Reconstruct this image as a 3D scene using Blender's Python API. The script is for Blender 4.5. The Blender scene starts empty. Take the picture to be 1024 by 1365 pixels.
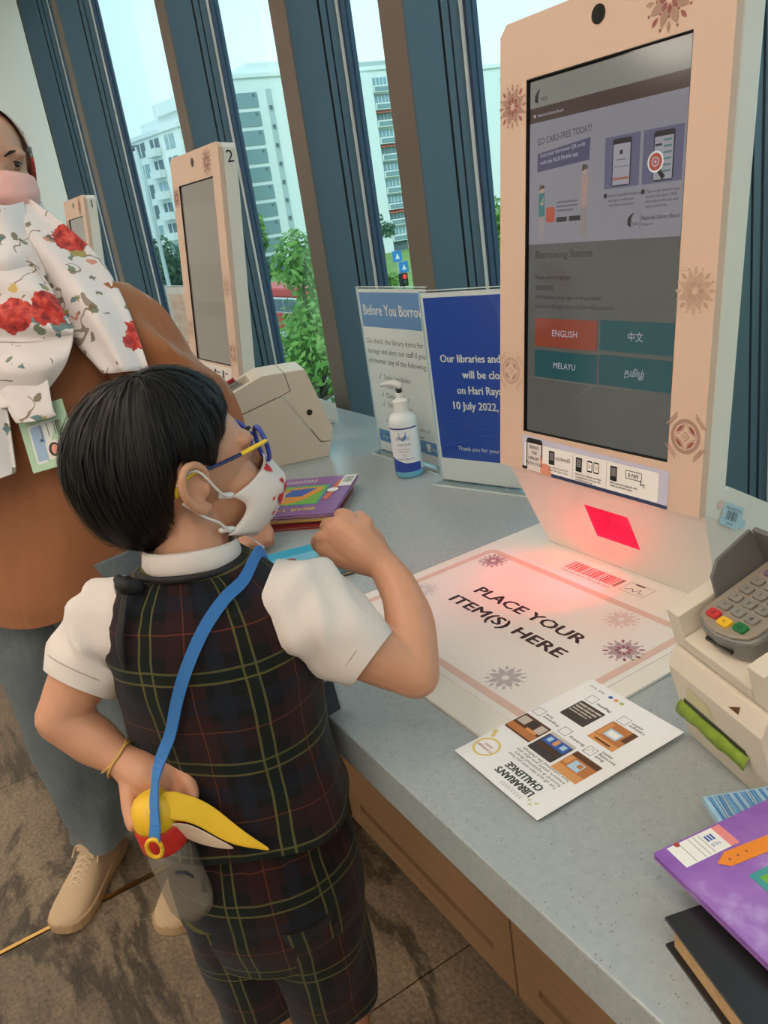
import bpy, bmesh, math, random
from math import sin, cos, pi, radians
from mathutils import Vector, Matrix, noise

random.seed(7)
scene = bpy.context.scene
COL = scene.collection

# ------------------------------------------------------------------ camera
YAW, PITCH, ROLL, FPX = radians(61.0156), radians(20.4093), radians(-8.7424), 1092.59
fw = Vector((-sin(YAW) * cos(PITCH), cos(YAW) * cos(PITCH), -sin(PITCH)))
r0 = fw.cross(Vector((0, 0, 1))).normalized()
u0 = r0.cross(fw)
cr = r0 * cos(ROLL) + u0 * sin(ROLL)
cu = u0 * cos(ROLL) - r0 * sin(ROLL)
cam_data = bpy.data.cameras.new('camera')
cam = bpy.data.objects.new('camera', cam_data)
COL.objects.link(cam)
m = Matrix.Identity(4)
for i in range(3):
    m[i][0], m[i][1], m[i][2] = cr[i], cu[i], -fw[i]
m[0][3], m[1][3], m[2][3] = 0.0, 0.0, 1.34
cam.matrix_world = m
cam_data.sensor_fit = 'HORIZONTAL'
cam_data.sensor_width = 36.0
cam_data.lens = 36.0 * FPX / 1024.0
cam_data.clip_start = 0.02
cam_data.clip_end = 1000
scene.camera = cam

# ------------------------------------------------------------------ world: overcast tropical sky
world = bpy.data.worlds.new('overcast_sky')
scene.world = world
world.use_nodes = True
wn = world.node_tree
wn.nodes.clear()
w_out = wn.nodes.new('ShaderNodeOutputWorld')
w_bg = wn.nodes.new('ShaderNodeBackground')
w_tc = wn.nodes.new('ShaderNodeTexCoord')
w_noise = wn.nodes.new('ShaderNodeTexNoise')
w_noise.inputs['Scale'].default_value = 2.2
w_noise.inputs['Detail'].default_value = 5
w_ramp = wn.nodes.new('ShaderNodeValToRGB')
w_ramp.color_ramp.elements[0].position = 0.32
w_ramp.color_ramp.elements[0].color = (0.44, 0.66, 0.74, 1)
w_ramp.color_ramp.elements[1].position = 0.68
w_ramp.color_ramp.elements[1].color = (0.54, 0.72, 0.80, 1)
wn.links.new(w_tc.outputs['Generated'], w_noise.inputs['Vector'])
wn.links.new(w_noise.outputs['Fac'], w_ramp.inputs['Fac'])
wn.links.new(w_ramp.outputs['Color'], w_bg.inputs['Color'])
w_bg.inputs['Strength'].default_value = 1.75
wn.links.new(w_bg.outputs['Background'], w_out.inputs['Surface'])

sun_data = bpy.data.lights.new('hazy_sun', 'SUN')
sun_data.energy = 1.2
sun_data.angle = radians(25)
sun_data.color = (1.0, 0.98, 0.94)
sun = bpy.data.objects.new('hazy_sun', sun_data)
COL.objects.link(sun)
sun.location = (40, -40, 60)
sun.rotation_euler = Vector((-0.62, 0.42, -0.66)).to_track_quat('-Z', 'Y').to_euler()

LAMP_STRENGTH = 8.0            # warm ceiling panels of the library hall
scene.view_settings.view_transform = 'Standard'
scene.view_settings.look = 'None'
scene.view_settings.gamma = 1.0
scene.view_settings.use_curve_mapping = False
scene.view_settings.exposure = 0.35

# ------------------------------------------------------------------ helpers
def srgb(r, g, b):
    def f(c):
        c /= 255.0
        return c / 12.92 if c <= 0.04045 else ((c + 0.055) / 1.055) ** 2.4
    return (f(r), f(g), f(b), 1.0)

MATS = {}
def mat(name, col, rough=0.5, metal=0.0, spec=0.5, emit=None, estr=0.0, bump=0.0, bscale=80.0, var=0.0, vscale=6.0, coat=0.0, alpha=1.0, sheen=0.0, trans=0.0, sss=0.0):
    if name in MATS:
        return MATS[name]
    M = bpy.data.materials.new(name)
    M.use_nodes = True
    nt = M.node_tree
    b = nt.nodes['Principled BSDF']
    c = col if len(col) == 4 else (*col, 1)
    b.inputs['Base Color'].default_value = c
    b.inputs['Roughness'].default_value = rough
    b.inputs['Metallic'].default_value = metal
    b.inputs['Specular IOR Level'].default_value = spec
    b.inputs['Coat Weight'].default_value = coat
    b.inputs['Coat Roughness'].default_value = 0.08
    b.inputs['Alpha'].default_value = alpha
    b.inputs['Sheen Weight'].default_value = sheen
    b.inputs['Transmission Weight'].default_value = trans
    if sss:
        b.inputs['Subsurface Weight'].default_value = sss
        b.inputs['Subsurface Radius'].default_value = (0.012, 0.005, 0.003)
        b.inputs['Subsurface Scale'].default_value = 1.0
    if emit:
        b.inputs['Emission Color'].default_value = emit if len(emit) == 4 else (*emit, 1)
        b.inputs['Emission Strength'].default_value = estr
    if bump or var:
        tc = nt.nodes.new('ShaderNodeTexCoord')
        if var:
            n1 = nt.nodes.new('ShaderNodeTexNoise')
            n1.inputs['Scale'].default_value = vscale
            n1.inputs['Detail'].default_value = 6
            nt.links.new(tc.outputs['Object'], n1.inputs['Vector'])
            mr = nt.nodes.new('ShaderNodeMapRange')
            mr.inputs['From Min'].default_value = 0.3
            mr.inputs['From Max'].default_value = 0.7
            mr.inputs['To Min'].default_value = 1 - var
            mr.inputs['To Max'].default_value = 1 + var
            nt.links.new(n1.outputs['Fac'], mr.inputs['Value'])
            mx = nt.nodes.new('ShaderNodeMix')
            mx.data_type = 'RGBA'
            mx.blend_type = 'MULTIPLY'
            mx.inputs['Factor'].default_value = 1
            mx.inputs['A'].default_value = c
            cc = nt.nodes.new('ShaderNodeCombineColor')
            for k in ('Red', 'Green', 'Blue'):
                nt.links.new(mr.outputs['Result'], cc.inputs[k])
            nt.links.new(cc.outputs['Color'], mx.inputs['B'])
            nt.links.new(mx.outputs['Result'], b.inputs['Base Color'])
        if bump:
            n2 = nt.nodes.new('ShaderNodeTexNoise')
            n2.inputs['Scale'].default_value = bscale
            n2.inputs['Detail'].default_value = 4
            nt.links.new(tc.outputs['Object'], n2.inputs['Vector'])
            bp_ = nt.nodes.new('ShaderNodeBump')
            bp_.inputs['Strength'].default_value = bump
            bp_.inputs['Distance'].default_value = 0.01
            nt.links.new(n2.outputs['Fac'], bp_.inputs['Height'])
            nt.links.new(bp_.outputs['Normal'], b.inputs['Normal'])
    MATS[name] = M
    return M

def ink(name, r, g, b, rough=0.5, emit=0.0):
    c = srgb(r, g, b)
    if emit:
        return mat('screen_' + name, (0.01, 0.01, 0.01), rough=0.12, emit=c, estr=emit)
    return mat('ink_' + name, c, rough=rough)

class MB:
    """collects geometry for ONE mesh object"""
    def __init__(self):
        self.v, self.f, self.mi, self.uv, self.mats = [], [], [], [], []
    def slot(self, mt):
        if mt not in self.mats:
            self.mats.append(mt)
        return self.mats.index(mt)
    def add(self, verts, faces, mt=None, uvs=None):
        o = len(self.v)
        self.v += [tuple(p) for p in verts]
        k = self.slot(mt) if mt else 0
        for i, f in enumerate(faces):
            self.f.append([o + j for j in f])
            self.mi.append(k)
            self.uv.append(uvs[i] if uvs else None)
        return self
    def box(self, x0, x1, y0, y1, z0, z1, mt=None, T=None):
        P = [(x0, y0, z0), (x1, y0, z0), (x1, y1, z0), (x0, y1, z0), (x0, y0, z1), (x1, y0, z1), (x1, y1, z1), (x0, y1, z1)]
        if T:
            P = [T @ Vector(p) for p in P]
        return self.add(P, [(3, 2, 1, 0), (4, 5, 6, 7), (0, 1, 5, 4), (1, 2, 6, 5), (2, 3, 7, 6), (3, 0, 4, 7)], mt)
    def prism(self, poly, a, b, fn, mt=None):
        """extrude 2D polygon between a and b; fn(u, v, t) -> xyz"""
        n = len(poly)
        P = [fn(u, v, a) for u, v in poly] + [fn(u, v, b) for u, v in poly]
        F = [tuple(range(n))[::-1], tuple(range(n, 2 * n))]
        F += [(i, (i + 1) % n, n + (i + 1) % n, n + i) for i in range(n)]
        return self.add(P, F, mt)
    def ball(self, c, rx, ry, rz, su=16, sv=10, T=None, mt=None):
        P = [Vector((0, 0, rz))]
        for i in range(1, sv):
            t = pi * i / sv
            for j in range(su):
                a = 2 * pi * j / su
                P.append(Vector((rx * sin(t) * cos(a), ry * sin(t) * sin(a), rz * cos(t))))
        P.append(Vector((0, 0, -rz)))
        F = []
        for j in range(su):
            F.append((0, 1 + j, 1 + (j + 1) % su))
        for i in range(sv - 2):
            for j in range(su):
                a = 1 + i * su
                F.append((a + j, a + su + j, a + su + (j + 1) % su, a + (j + 1) % su))
        a = 1 + (sv - 2) * su
        for j in range(su):
            F.append((a + j, a + su, a + (j + 1) % su))
        c = Vector(c)
        P = [(T @ p if T else p) + c for p in P]
        return self.add(P, F, mt)
    def loft(self, rings, caps=True, mt=None, uvscale=None, closed=False):
        """rings: lists of equal point counts"""
        n = len(rings[0])
        P = [p for r in rings for p in r]
        F, U = [], []
        vv = [0.0]
        for i in range(1, len(rings)):
            d = sum((Vector(rings[i][j]) - Vector(rings[i - 1][j])).length for j in range(n)) / n
            vv.append(vv[-1] + d)
        for i in range(len(rings) - 1):
            mid = [Vector(q) for q in rings[len(rings) // 2]]
            ul = [0.0]
            for j in range(n):
                ul.append(ul[-1] + (mid[(j + 1) % n] - mid[j]).length)
            for j in range(n):
                k = (j + 1) % n
                F.append((i * n + j, i * n + k, (i + 1) * n + k, (i + 1) * n + j))
                U.append([(ul[j], vv[i]), (ul[j + 1], vv[i]), (ul[j + 1], vv[i + 1]), (ul[j], vv[i + 1])])
        if caps:
            F.append(tuple(range(n))[::-1]); U.append([(0, 0)] * n)
            b = (len(rings) - 1) * n
            F.append(tuple(range(b, b + n))); U.append([(0, 0)] * n)
        return self.add(P, F, mt, U)
    def tube(self, pts, radii, seg=14, round_caps=True, sub=4, up=(0, 0, 1), squash=1.0, mt=None):
        pts = [Vector(p) for p in pts]
        if not hasattr(radii, '__len__'):
            radii = [radii] * len(pts)
        Q, Rr = [], []
        n = len(pts)
        for i in range(n - 1):
            p0, p1, p2, p3 = pts[max(i - 1, 0)], pts[i], pts[i + 1], pts[min(i + 2, n - 1)]
            for s in range(sub):
                t = s / sub
                Q.append(0.5 * ((2 * p1) + (p2 - p0) * t + (2 * p0 - 5 * p1 + 4 * p2 - p3) * t * t + (3 * p1 - p0 - 3 * p2 + p3) * t ** 3))
                tt = t * t * (3 - 2 * t)
                Rr.append(radii[i] * (1 - tt) + radii[i + 1] * tt)
        Q.append(pts[-1]); Rr.append(radii[-1])
        if round_caps:
            d0 = (Q[0] - Q[1]).normalized(); d1 = (Q[-1] - Q[-2]).normalized()
            pre = [(Q[0] + d0 * Rr[0] * sin(a), Rr[0] * cos(a)) for a in (1.45, 1.1, 0.6)]
            post = [(Q[-1] + d1 * Rr[-1] * sin(a), Rr[-1] * cos(a)) for a in (0.6, 1.1, 1.45)]
            Q = [p for p, _ in pre] + Q + [p for p, _ in post]
            Rr = [r for _, r in pre] + Rr + [r for _, r in post]
        rings = []
        upv = Vector(up)
        prev = None
        for i, p in enumerate(Q):
            t = (Q[min(i + 1, len(Q) - 1)] - Q[max(i - 1, 0)]).normalized()
            if prev is None:
                x = upv.cross(t)
                if x.length < 1e-3:
                    x = Vector((1, 0, 0)).cross(t)
                x.normalize()
            else:
                x = (prev - t * prev.dot(t)).normalized()
            prev = x
            y = t.cross(x)
            rings.append([p + (x * cos(2 * pi * j / seg) + y * sin(2 * pi * j / seg) * squash) * Rr[i] for j in range(seg)])
        return self.loft(rings, True, mt)
    def lathe(self, prof, c=(0, 0, 0), seg=24, T=None, mt=None):
        rings = []
        for r, z in prof:
            rings.append([(T @ Vector((r * cos(2 * pi * j / seg), r * sin(2 * pi * j / seg), z)) if T else Vector((c[0] + r * cos(2 * pi * j / seg), c[1] + r * sin(2 * pi * j / seg), c[2] + z))) for j in range(seg)])
        return self.loft(rings, True, mt)
    def build(self, name, mt=None, parent=None, smooth=False, bevel=0.0, T=None, angle=None, solid=0.0, subsurf=0):
        me = bpy.data.meshes.new(name)
        me.from_pydata([tuple(p) for p in self.v], [], self.f)
        ms = self.mats if self.mats else [mt]
        for q in ms:
            me.materials.append(q)
        if len(ms) > 1:
            me.polygons.foreach_set('material_index', self.mi)
        if any(u is not None for u in self.uv):
            ul = me.uv_layers.new(name='UVMap')
            for p, u in zip(me.polygons, self.uv):
                if u:
                    for li, c in zip(p.loop_indices, u):
                        ul.data[li].uv = c
        me.validate()
        o = bpy.data.objects.new(name, me)
        COL.objects.link(o)
        if T:
            o.matrix_world = T
        if parent:
            o.parent = parent
            o.matrix_parent_inverse = parent.matrix_basis.inverted()
        if smooth:
            me.shade_smooth()
        if angle:
            me.set_sharp_from_angle(angle=radians(angle))
        if solid:
            s = o.modifiers.new('solid', 'SOLIDIFY'); s.thickness = solid; s.offset = 0
        if subsurf:
            s = o.modifiers.new('sub', 'SUBSURF'); s.levels = subsurf; s.render_levels = subsurf
        if bevel:
            bv = o.modifiers.new('bevel', 'BEVEL')
            bv.width = bevel; bv.segments = 2; bv.limit_method = 'ANGLE'; bv.angle_limit = radians(40)
        return o

def empty(name, label=None, cat=None, loc=(0, 0, 0), group=None, kind=None):
    o = bpy.data.objects.new(name, None)
    o.empty_display_size = 0.05
    COL.objects.link(o)
    o.location = loc
    return tag(o, label, cat, group, kind)

def tag(o, label=None, cat=None, group=None, kind=None):
    if label: o['label'] = label
    if cat: o['category'] = cat
    if group: o['group'] = group
    if kind: o['kind'] = kind
    return o

TXT_CACHE = {}
def text_geo(s, size, bold=0.0, shear=0.0, space=1.0):
    key = (s, round(size, 5), round(bold, 5), shear, space)
    if key in TXT_CACHE:
        return TXT_CACHE[key]
    cu_ = bpy.data.curves.new('lettering', 'FONT')
    cu_.body = s
    cu_.size = size
    cu_.resolution_u = 2
    cu_.offset = bold * size
    cu_.shear = shear
    cu_.space_character = space
    ob = bpy.data.objects.new('lettering', cu_)
    COL.objects.link(ob)
    bpy.context.view_layer.update()
    dg = bpy.context.evaluated_depsgraph_get()
    me = ob.evaluated_get(dg).to_mesh()
    vs = [(v.co.x, v.co.y) for v in me.vertices]
    fs = [tuple(p.vertices) for p in me.polygons]
    bpy.data.objects.remove(ob)
    bpy.data.curves.remove(cu_)
    TXT_CACHE[key] = (vs, fs)
    return vs, fs

class Art:
    """flat print: layered thin shapes in a 2D frame"""
    def __init__(self, dz=0.00012):
        self.mb = MB(); self.z = dz; self.dz = dz
    def up(self):
        self.z += self.dz
        return self
    def poly(self, pts, mt):
        self.mb.add([(x, y, self.z) for x, y in pts], [tuple(range(len(pts)))], mt)
        return self
    def rect(self, x0, y0, x1, y1, mt, r=0.0):
        if r <= 0:
            return self.poly([(x0, y0), (x1, y0), (x1, y1), (x0, y1)], mt)
        return self.poly(rrect(x0, y0, x1, y1, r), mt)
    def frame(self, x0, y0, x1, y1, w, mt, r=0.0, n=5):
        a = rrect(x0, y0, x1, y1, r, n) if r else [(x0, y0), (x1, y0), (x1, y1), (x0, y1)]
        b = rrect(x0 + w, y0 + w, x1 - w, y1 - w, max(r - w, r * 0.4), n) if r else [(x0 + w, y0 + w), (x1 - w, y0 + w), (x1 - w, y1 - w), (x0 + w, y1 - w)]
        k = len(a)
        self.mb.add([(x, y, self.z) for x, y in a + b], [(i, (i + 1) % k, k + (i + 1) % k, k + i) for i in range(k)], mt)
        return self
    def disc(self, cx, cy, r, mt, ry=None, n=20):
        ry = ry or r
        return self.poly([(cx + r * cos(2 * pi * i / n), cy + ry * sin(2 * pi * i / n)) for i in range(n)], mt)
    def ring(self, cx, cy, r, w, mt, n=28, ry=None, a0=0, a1=2 * pi):
        ry = ry or r
        full = abs(a1 - a0 - 2 * pi) < 1e-6
        N = n if full else n + 1
        A = [a0 + (a1 - a0) * i / n for i in range(N)]
        o = [(cx + r * cos(a), cy + ry * sin(a), self.z) for a in A]
        q = [(cx + (r - w) * cos(a), cy + (ry - w) * sin(a), self.z) for a in A]
        self.mb.add(o + q, [(i, (i + 1) % N, N + (i + 1) % N, N + i) for i in range(N if full else N - 1)], mt)
        return self
    def leaf(self, cx, cy, a, l, w, mt, n=5):
        P = []
        for i in range(n + 1):
            t = i / n
            P.append((l * t, w * sin(pi * t)))
        for i in range(n - 1, 0, -1):
            t = i / n
            P.append((l * t, -w * sin(pi * t)))
        return self.poly([(cx + x * cos(a) - y * sin(a), cy + x * sin(a) + y * cos(a)) for x, y in P], mt)
    def line(self, pts, w, mt):
        for (x0, y0), (x1, y1) in zip(pts[:-1], pts[1:]):
            d = math.hypot(x1 - x0, y1 - y0) or 1
            nx, ny = -(y1 - y0) / d * w / 2, (x1 - x0) / d * w / 2
            self.poly([(x0 + nx, y0 + ny), (x0 - nx, y0 - ny), (x1 - nx, y1 - ny), (x1 + nx, y1 + ny)], mt)
        return self
    def text(self, s, x, y, size, mt, bold=0.0, align='l', shear=0.0, width=None, rot=0.0, sx=1.0):
        vs, fs = text_geo(s, size, 0.0, shear)
        if not vs:
            return self
        x0 = min(v[0] for v in vs); x1 = max(v[0] for v in vs)
        k = sx if width is None else width / max(x1 - x0, 1e-6)
        off = {'l': x0, 'c': (x0 + x1) / 2, 'r': x1}[align]
        sh = bold * size * 0.9
        for lay, (dx, dy) in enumerate(((-sh, 0), (sh, 0), (0, sh * 0.5), (0, -sh * 0.5)) if bold else ((0, 0),)):
            P = []
            for vx, vy in vs:
                px, py = (vx - off) * k + dx, vy + dy
                P.append((x + px * cos(rot) - py * sin(rot), y + px * sin(rot) + py * cos(rot), self.z + lay * 0.00002))
            self.mb.add(P, fs, mt)
        return self
    def build(self, name, T, parent=None):
        return self.mb.build(name, None, parent, T=T)

def rrect(x0, y0, x1, y1, r, n=5):
    P = []
    for cx, cy, a in ((x1 - r, y0 + r, -pi / 2), (x1 - r, y1 - r, 0), (x0 + r, y1 - r, pi / 2), (x0 + r, y0 + r, pi)):
        for i in range(n + 1):
            t = a + pi / 2 * i / n
            P.append((cx + r * cos(t), cy + r * sin(t)))
    return P

def frame_matrix(o, ex, ey, ez=None):
    ex, ey = Vector(ex), Vector(ey)
    ez = Vector(ez) if ez is not None else ex.cross(ey)
    M = Matrix.Identity(4)
    for i in range(3):
        M[i][0], M[i][1], M[i][2], M[i][3] = ex[i], ey[i], ez[i], o[i]
    return M

def flower(a, cx, cy, r, m1, m2, sq=1.0, n=8):
    """printed rosette: long petals, short petals, buds"""
    for i in range(n):
        t = 2 * pi * i / n + pi / n
        a.leaf(cx + 0.22 * r * cos(t), cy + 0.22 * r * sin(t) * sq, math.atan2(sin(t) * sq, cos(t)), 0.62 * r, 0.155 * r, m1)
        t2 = 2 * pi * i / n
        a.leaf(cx + 0.12 * r * cos(t2), cy + 0.12 * r * sin(t2) * sq, math.atan2(sin(t2) * sq, cos(t2)), 0.34 * r, 0.09 * r, m2, 4)
        a.leaf(cx + 0.62 * r * cos(t2), cy + 0.62 * r * sin(t2) * sq, math.atan2(sin(t2) * sq, cos(t2)), 0.36 * r, 0.08 * r, m2 if i % 2 else m1, 4)
        a.disc(cx + 0.52 * r * cos(t2), cy + 0.52 * r * sin(t2) * sq, 0.045 * r, m2, n=8)
        a.disc(cx + 0.9 * r * cos(t), cy + 0.9 * r * sin(t) * sq, 0.05 * r, m2, n=8)

def rosette(a, cx, cy, r, m1, m2, bg):
    """circular ornament with a four-leaf cross"""
    a.ring(cx, cy, r, 0.13 * r, m1)
    R9 = 0.9 * r
    for i in range(4):
        t = pi / 2 * i
        a.leaf(cx + R9 * cos(t), cy + R9 * sin(t), t + 0.75 * pi, R9 * 1.414, 0.25 * r, m1, 8)
    a.poly([(cx + 0.3 * r, cy), (cx, cy + 0.3 * r), (cx - 0.3 * r, cy), (cx, cy - 0.3 * r)], m1)
    a.up()
    for i in range(4):
        t = pi / 2 * i
        a.leaf(cx + 0.86 * R9 * cos(t) + 0.09 * r * cos(t + pi / 2), cy + 0.86 * R9 * sin(t) + 0.09 * r * sin(t + pi / 2), t + 0.75 * pi, R9 * 1.1, 0.17 * r, bg, 8)
    a.poly([(cx + 0.21 * r, cy), (cx, cy + 0.21 * r), (cx - 0.21 * r, cy), (cx, cy - 0.21 * r)], bg)
    a.up()
    for i in range(4):
        t = pi / 2 * i
        a.leaf(cx + 0.76 * R9 * cos(t) + 0.14 * r * cos(t + pi / 2), cy + 0.76 * R9 * sin(t) + 0.14 * r * sin(t + pi / 2), t + 0.75 * pi, R9 * 0.8, 0.11 * r, m2, 8)
    a.poly([(cx + 0.1 * r, cy), (cx, cy + 0.1 * r), (cx - 0.1 * r, cy), (cx, cy - 0.1 * r)], m1)
    for sx in (-1, 1):
        for sy in (-1, 1):
            for k in (1.15, 1.35):
                a.line([(cx + sx * r * k, cy + sy * r * 0.55), (cx + sx * r * 0.62, cy + sy * r * k)], 0.07 * r, m1)

def barcode(a, x0, y0, x1, y1, mt, seed=1, n=34):
    rnd = random.Random(seed)
    ws = [rnd.choice((1, 1, 2, 3)) for _ in range(n * 2)]
    k = (x1 - x0) / sum(ws)
    x = x0
    for i, w in enumerate(ws):
        if i % 2 == 0:
            a.rect(x, y0, x + w * k, y1, mt)
        x += w * k

# ------------------------------------------------------------------ node material tools
def nodemat(name):
    M = bpy.data.materials.new(name)
    M.use_nodes = True
    nt = M.node_tree
    return M, nt, nt.nodes['Principled BSDF'], nt.nodes.new, nt.links.new

def ramp(nt, stops, interp='LINEAR'):
    n = nt.nodes.new('ShaderNodeValToRGB')
    n.color_ramp.interpolation = interp
    el = n.color_ramp.elements
    while len(el) < len(stops):
        el.new(0.5)
    for e, (p, c) in zip(el, stops):
        e.position = p
        e.color = c if len(c) == 4 else (*c, 1)
    return n

def mixc(nt, fac, a, b, mode='MIX'):
    n = nt.nodes.new('ShaderNodeMix')
    n.data_type = 'RGBA'; n.blend_type = mode
    for key, val in (('Factor', fac), ('A', a), ('B', b)):
        if hasattr(val, 'is_output'):
            nt.links.new(val, n.inputs[key])
        elif key == 'Factor':
            n.inputs[key].default_value = val
        else:
            n.inputs[key].default_value = val
    return n.outputs['Result']

def mth(nt, op, a, b=None, c=None):
    n = nt.nodes.new('ShaderNodeMath')
    n.operation = op
    for i, val in enumerate((a, b, c)):
        if val is None: continue
        if hasattr(val, 'is_output'):
            nt.links.new(val, n.inputs[i])
        else:
            n.inputs[i].default_value = val
    return n.outputs[0]

def noise_tex(nt, vec, scale, detail=5, rough=0.5, dist=0.0):
    n = nt.nodes.new('ShaderNodeTexNoise')
    n.inputs['Scale'].default_value = scale
    n.inputs['Detail'].default_value = detail
    n.inputs['Roughness'].default_value = rough
    n.inputs['Distortion'].default_value = dist
    if vec is not None:
        nt.links.new(vec, n.inputs['Vector'])
    return n.outputs['Fac']

def bump_to(nt, b, height, strength=0.3, dist=0.01):
    n = nt.nodes.new('ShaderNodeBump')
    n.inputs['Strength'].default_value = strength
    n.inputs['Distance'].default_value = dist
    nt.links.new(height, n.inputs['Height'])
    nt.links.new(n.outputs['Normal'], b.inputs['Normal'])

def geo_pos(nt, scale=(1, 1, 1), rot=(0, 0, 0)):
    g = nt.nodes.new('ShaderNodeNewGeometry')
    mp = nt.nodes.new('ShaderNodeMapping')
    mp.inputs['Scale'].default_value = scale
    mp.inputs['Rotation'].default_value = rot
    nt.links.new(g.outputs['Position'], mp.inputs['Vector'])
    return mp.outputs['Vector']

# stone floor: grey-brown slate with dark crusty veins
M_STONE, nt, b, new, link = nodemat('slate_stone')
pv = geo_pos(nt, (1.0, 2.6, 1.0), (0, 0, radians(62)))
n1 = noise_tex(nt, pv, 1.5, 8, 0.62, 0.9)
n2 = noise_tex(nt, pv, 11.0, 10, 0.78, 0.5)
n3 = noise_tex(nt, geo_pos(nt), 110.0, 4, 0.7)
base = ramp(nt, [(0.30, srgb(58, 52, 46)), (0.43, srgb(112, 98, 82)), (0.55, srgb(138, 122, 101)), (0.72, srgb(164, 146, 120))])
link(mth(nt, 'ADD', mth(nt, 'MULTIPLY', n1, 0.65), mth(nt, 'MULTIPLY', n2, 0.38)), base.inputs['Fac'])
vein = ramp(nt, [(0.46, (1, 1, 1)), (0.495, (0.18, 0.17, 0.16)), (0.51, (0.2, 0.2, 0.19)), (0.545, (1, 1, 1))])
link(noise_tex(nt, geo_pos(nt, (0.7, 2.4, 1), (0, 0, radians(58))), 1.35, 7, 0.66, 0.5), vein.inputs['Fac'])
c1 = mixc(nt, 0.85, base.outputs['Color'], vein.outputs['Color'], 'MULTIPLY')
sp = ramp(nt, [(0.35, (0.55, 0.55, 0.55)), (0.65, (1.2, 1.18, 1.15))])
link(n3, sp.inputs['Fac'])
c2 = mixc(nt, 1.0, c1, sp.outputs['Color'], 'MULTIPLY')
link(c2, b.inputs['Base Color'])
b.inputs['Roughness'].default_value = 0.42
bump_to(nt, b, mth(nt, 'ADD', mth(nt, 'MULTIPLY', n2, 0.7), mth(nt, 'MULTIPLY', n3, 0.25)), 0.55, 0.012)

# worktop: grey solid surface, fine specks
M_TOP, nt, b, new, link = nodemat('speckled_worktop')
vor = new('ShaderNodeTexVoronoi'); vor.inputs['Scale'].default_value = 190
link(geo_pos(nt), vor.inputs['Vector'])
dots = mth(nt, 'LESS_THAN', vor.outputs['Distance'], 0.17)
gate = mth(nt, 'GREATER_THAN', noise_tex(nt, geo_pos(nt), 90, 2), 0.53)
fac = mth(nt, 'MULTIPLY', dots, gate)
tone = ramp(nt, [(0.35, srgb(158, 167, 168)), (0.65, srgb(165, 173, 174))])
link(noise_tex(nt, geo_pos(nt), 140, 4), tone.inputs['Fac'])
link(mixc(nt, mth(nt, 'MULTIPLY', fac, 0.55), tone.outputs['Color'], srgb(88, 82, 74)), b.inputs['Base Color'])
b.inputs['Roughness'].default_value = 0.27
b.inputs['Specular IOR Level'].default_value = 0.5

# cabinet laminate
M_WOOD, nt, b, new, link = nodemat('tan_laminate')
g = noise_tex(nt, geo_pos(nt, (1.5, 30, 30)), 3.0, 6, 0.6)
rp = ramp(nt, [(0.3, srgb(150, 116, 84)), (0.7, srgb(166, 130, 96))])
link(g, rp.inputs['Fac']); link(rp.outputs['Color'], b.inputs['Base Color'])
b.inputs['Roughness'].default_value = 0.5

M_WALL = mat('cream_paint', srgb(242, 240, 234), rough=0.85, bump=0.05, bscale=200)
M_CEIL = mat('ceiling_white', srgb(225, 222, 215), rough=0.9)
M_FIN = mat('slate_blue_metal', srgb(74, 88, 100), rough=0.38, metal=0.15, bump=0.03, bscale=300)
M_FINF = mat('fin_warm_lit', srgb(106, 90, 79), rough=0.42, metal=0.2)  # brown of the fin fronts paints in warm room light
M_FRAME = mat('navy_frame', srgb(42, 60, 88), rough=0.4)
M_GASKET = mat('pale_gasket', srgb(232, 238, 238), rough=0.5)
M_DARK = mat('dark_rubber', srgb(28, 27, 27), rough=0.6)
M_BRASS = mat('brass', srgb(215, 170, 105), rough=0.28, metal=1.0)

M_GLASS, nt, b, new, link = nodemat('window_glass')
nt.nodes.remove(b)
tr = new('ShaderNodeBsdfTransparent'); tr.inputs['Color'].default_value = (0.90, 0.975, 0.975, 1)
gl = new('ShaderNodeBsdfGlossy'); gl.inputs['Roughness'].default_value = 0.01
lw = new('ShaderNodeLayerWeight'); lw.inputs['Blend'].default_value = 0.5
fr = mth(nt, 'ADD', mth(nt, 'MULTIPLY', mth(nt, 'POWER', lw.outputs['Facing'], 5.0), 0.8), 0.03)
ms = new('ShaderNodeMixShader')
link(fr, ms.inputs[0]); link(tr.outputs[0], ms.inputs[1]); link(gl.outputs[0], ms.inputs[2])
link(ms.outputs[0], nt.nodes['Material Output'].inputs['Surface'])

M_ACRYL, nt, b, new, link = nodemat('clear_acrylic')
nt.nodes.remove(b)
tr = new('ShaderNodeBsdfTransparent'); tr.inputs['Color'].default_value = (0.93, 0.96, 0.96, 1)
gl = new('ShaderNodeBsdfGlossy'); gl.inputs['Roughness'].default_value = 0.03
lw = new('ShaderNodeLayerWeight'); lw.inputs['Blend'].default_value = 0.5
fr = mth(nt, 'ADD', mth(nt, 'MULTIPLY', mth(nt, 'POWER', lw.outputs['Facing'], 5.0), 0.8), 0.03)
ms = new('ShaderNodeMixShader')
link(fr, ms.inputs[0]); link(tr.outputs[0], ms.inputs[1]); link(gl.outputs[0], ms.inputs[2])
link(ms.outputs[0], nt.nodes['Material Output'].inputs['Surface'])

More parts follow.
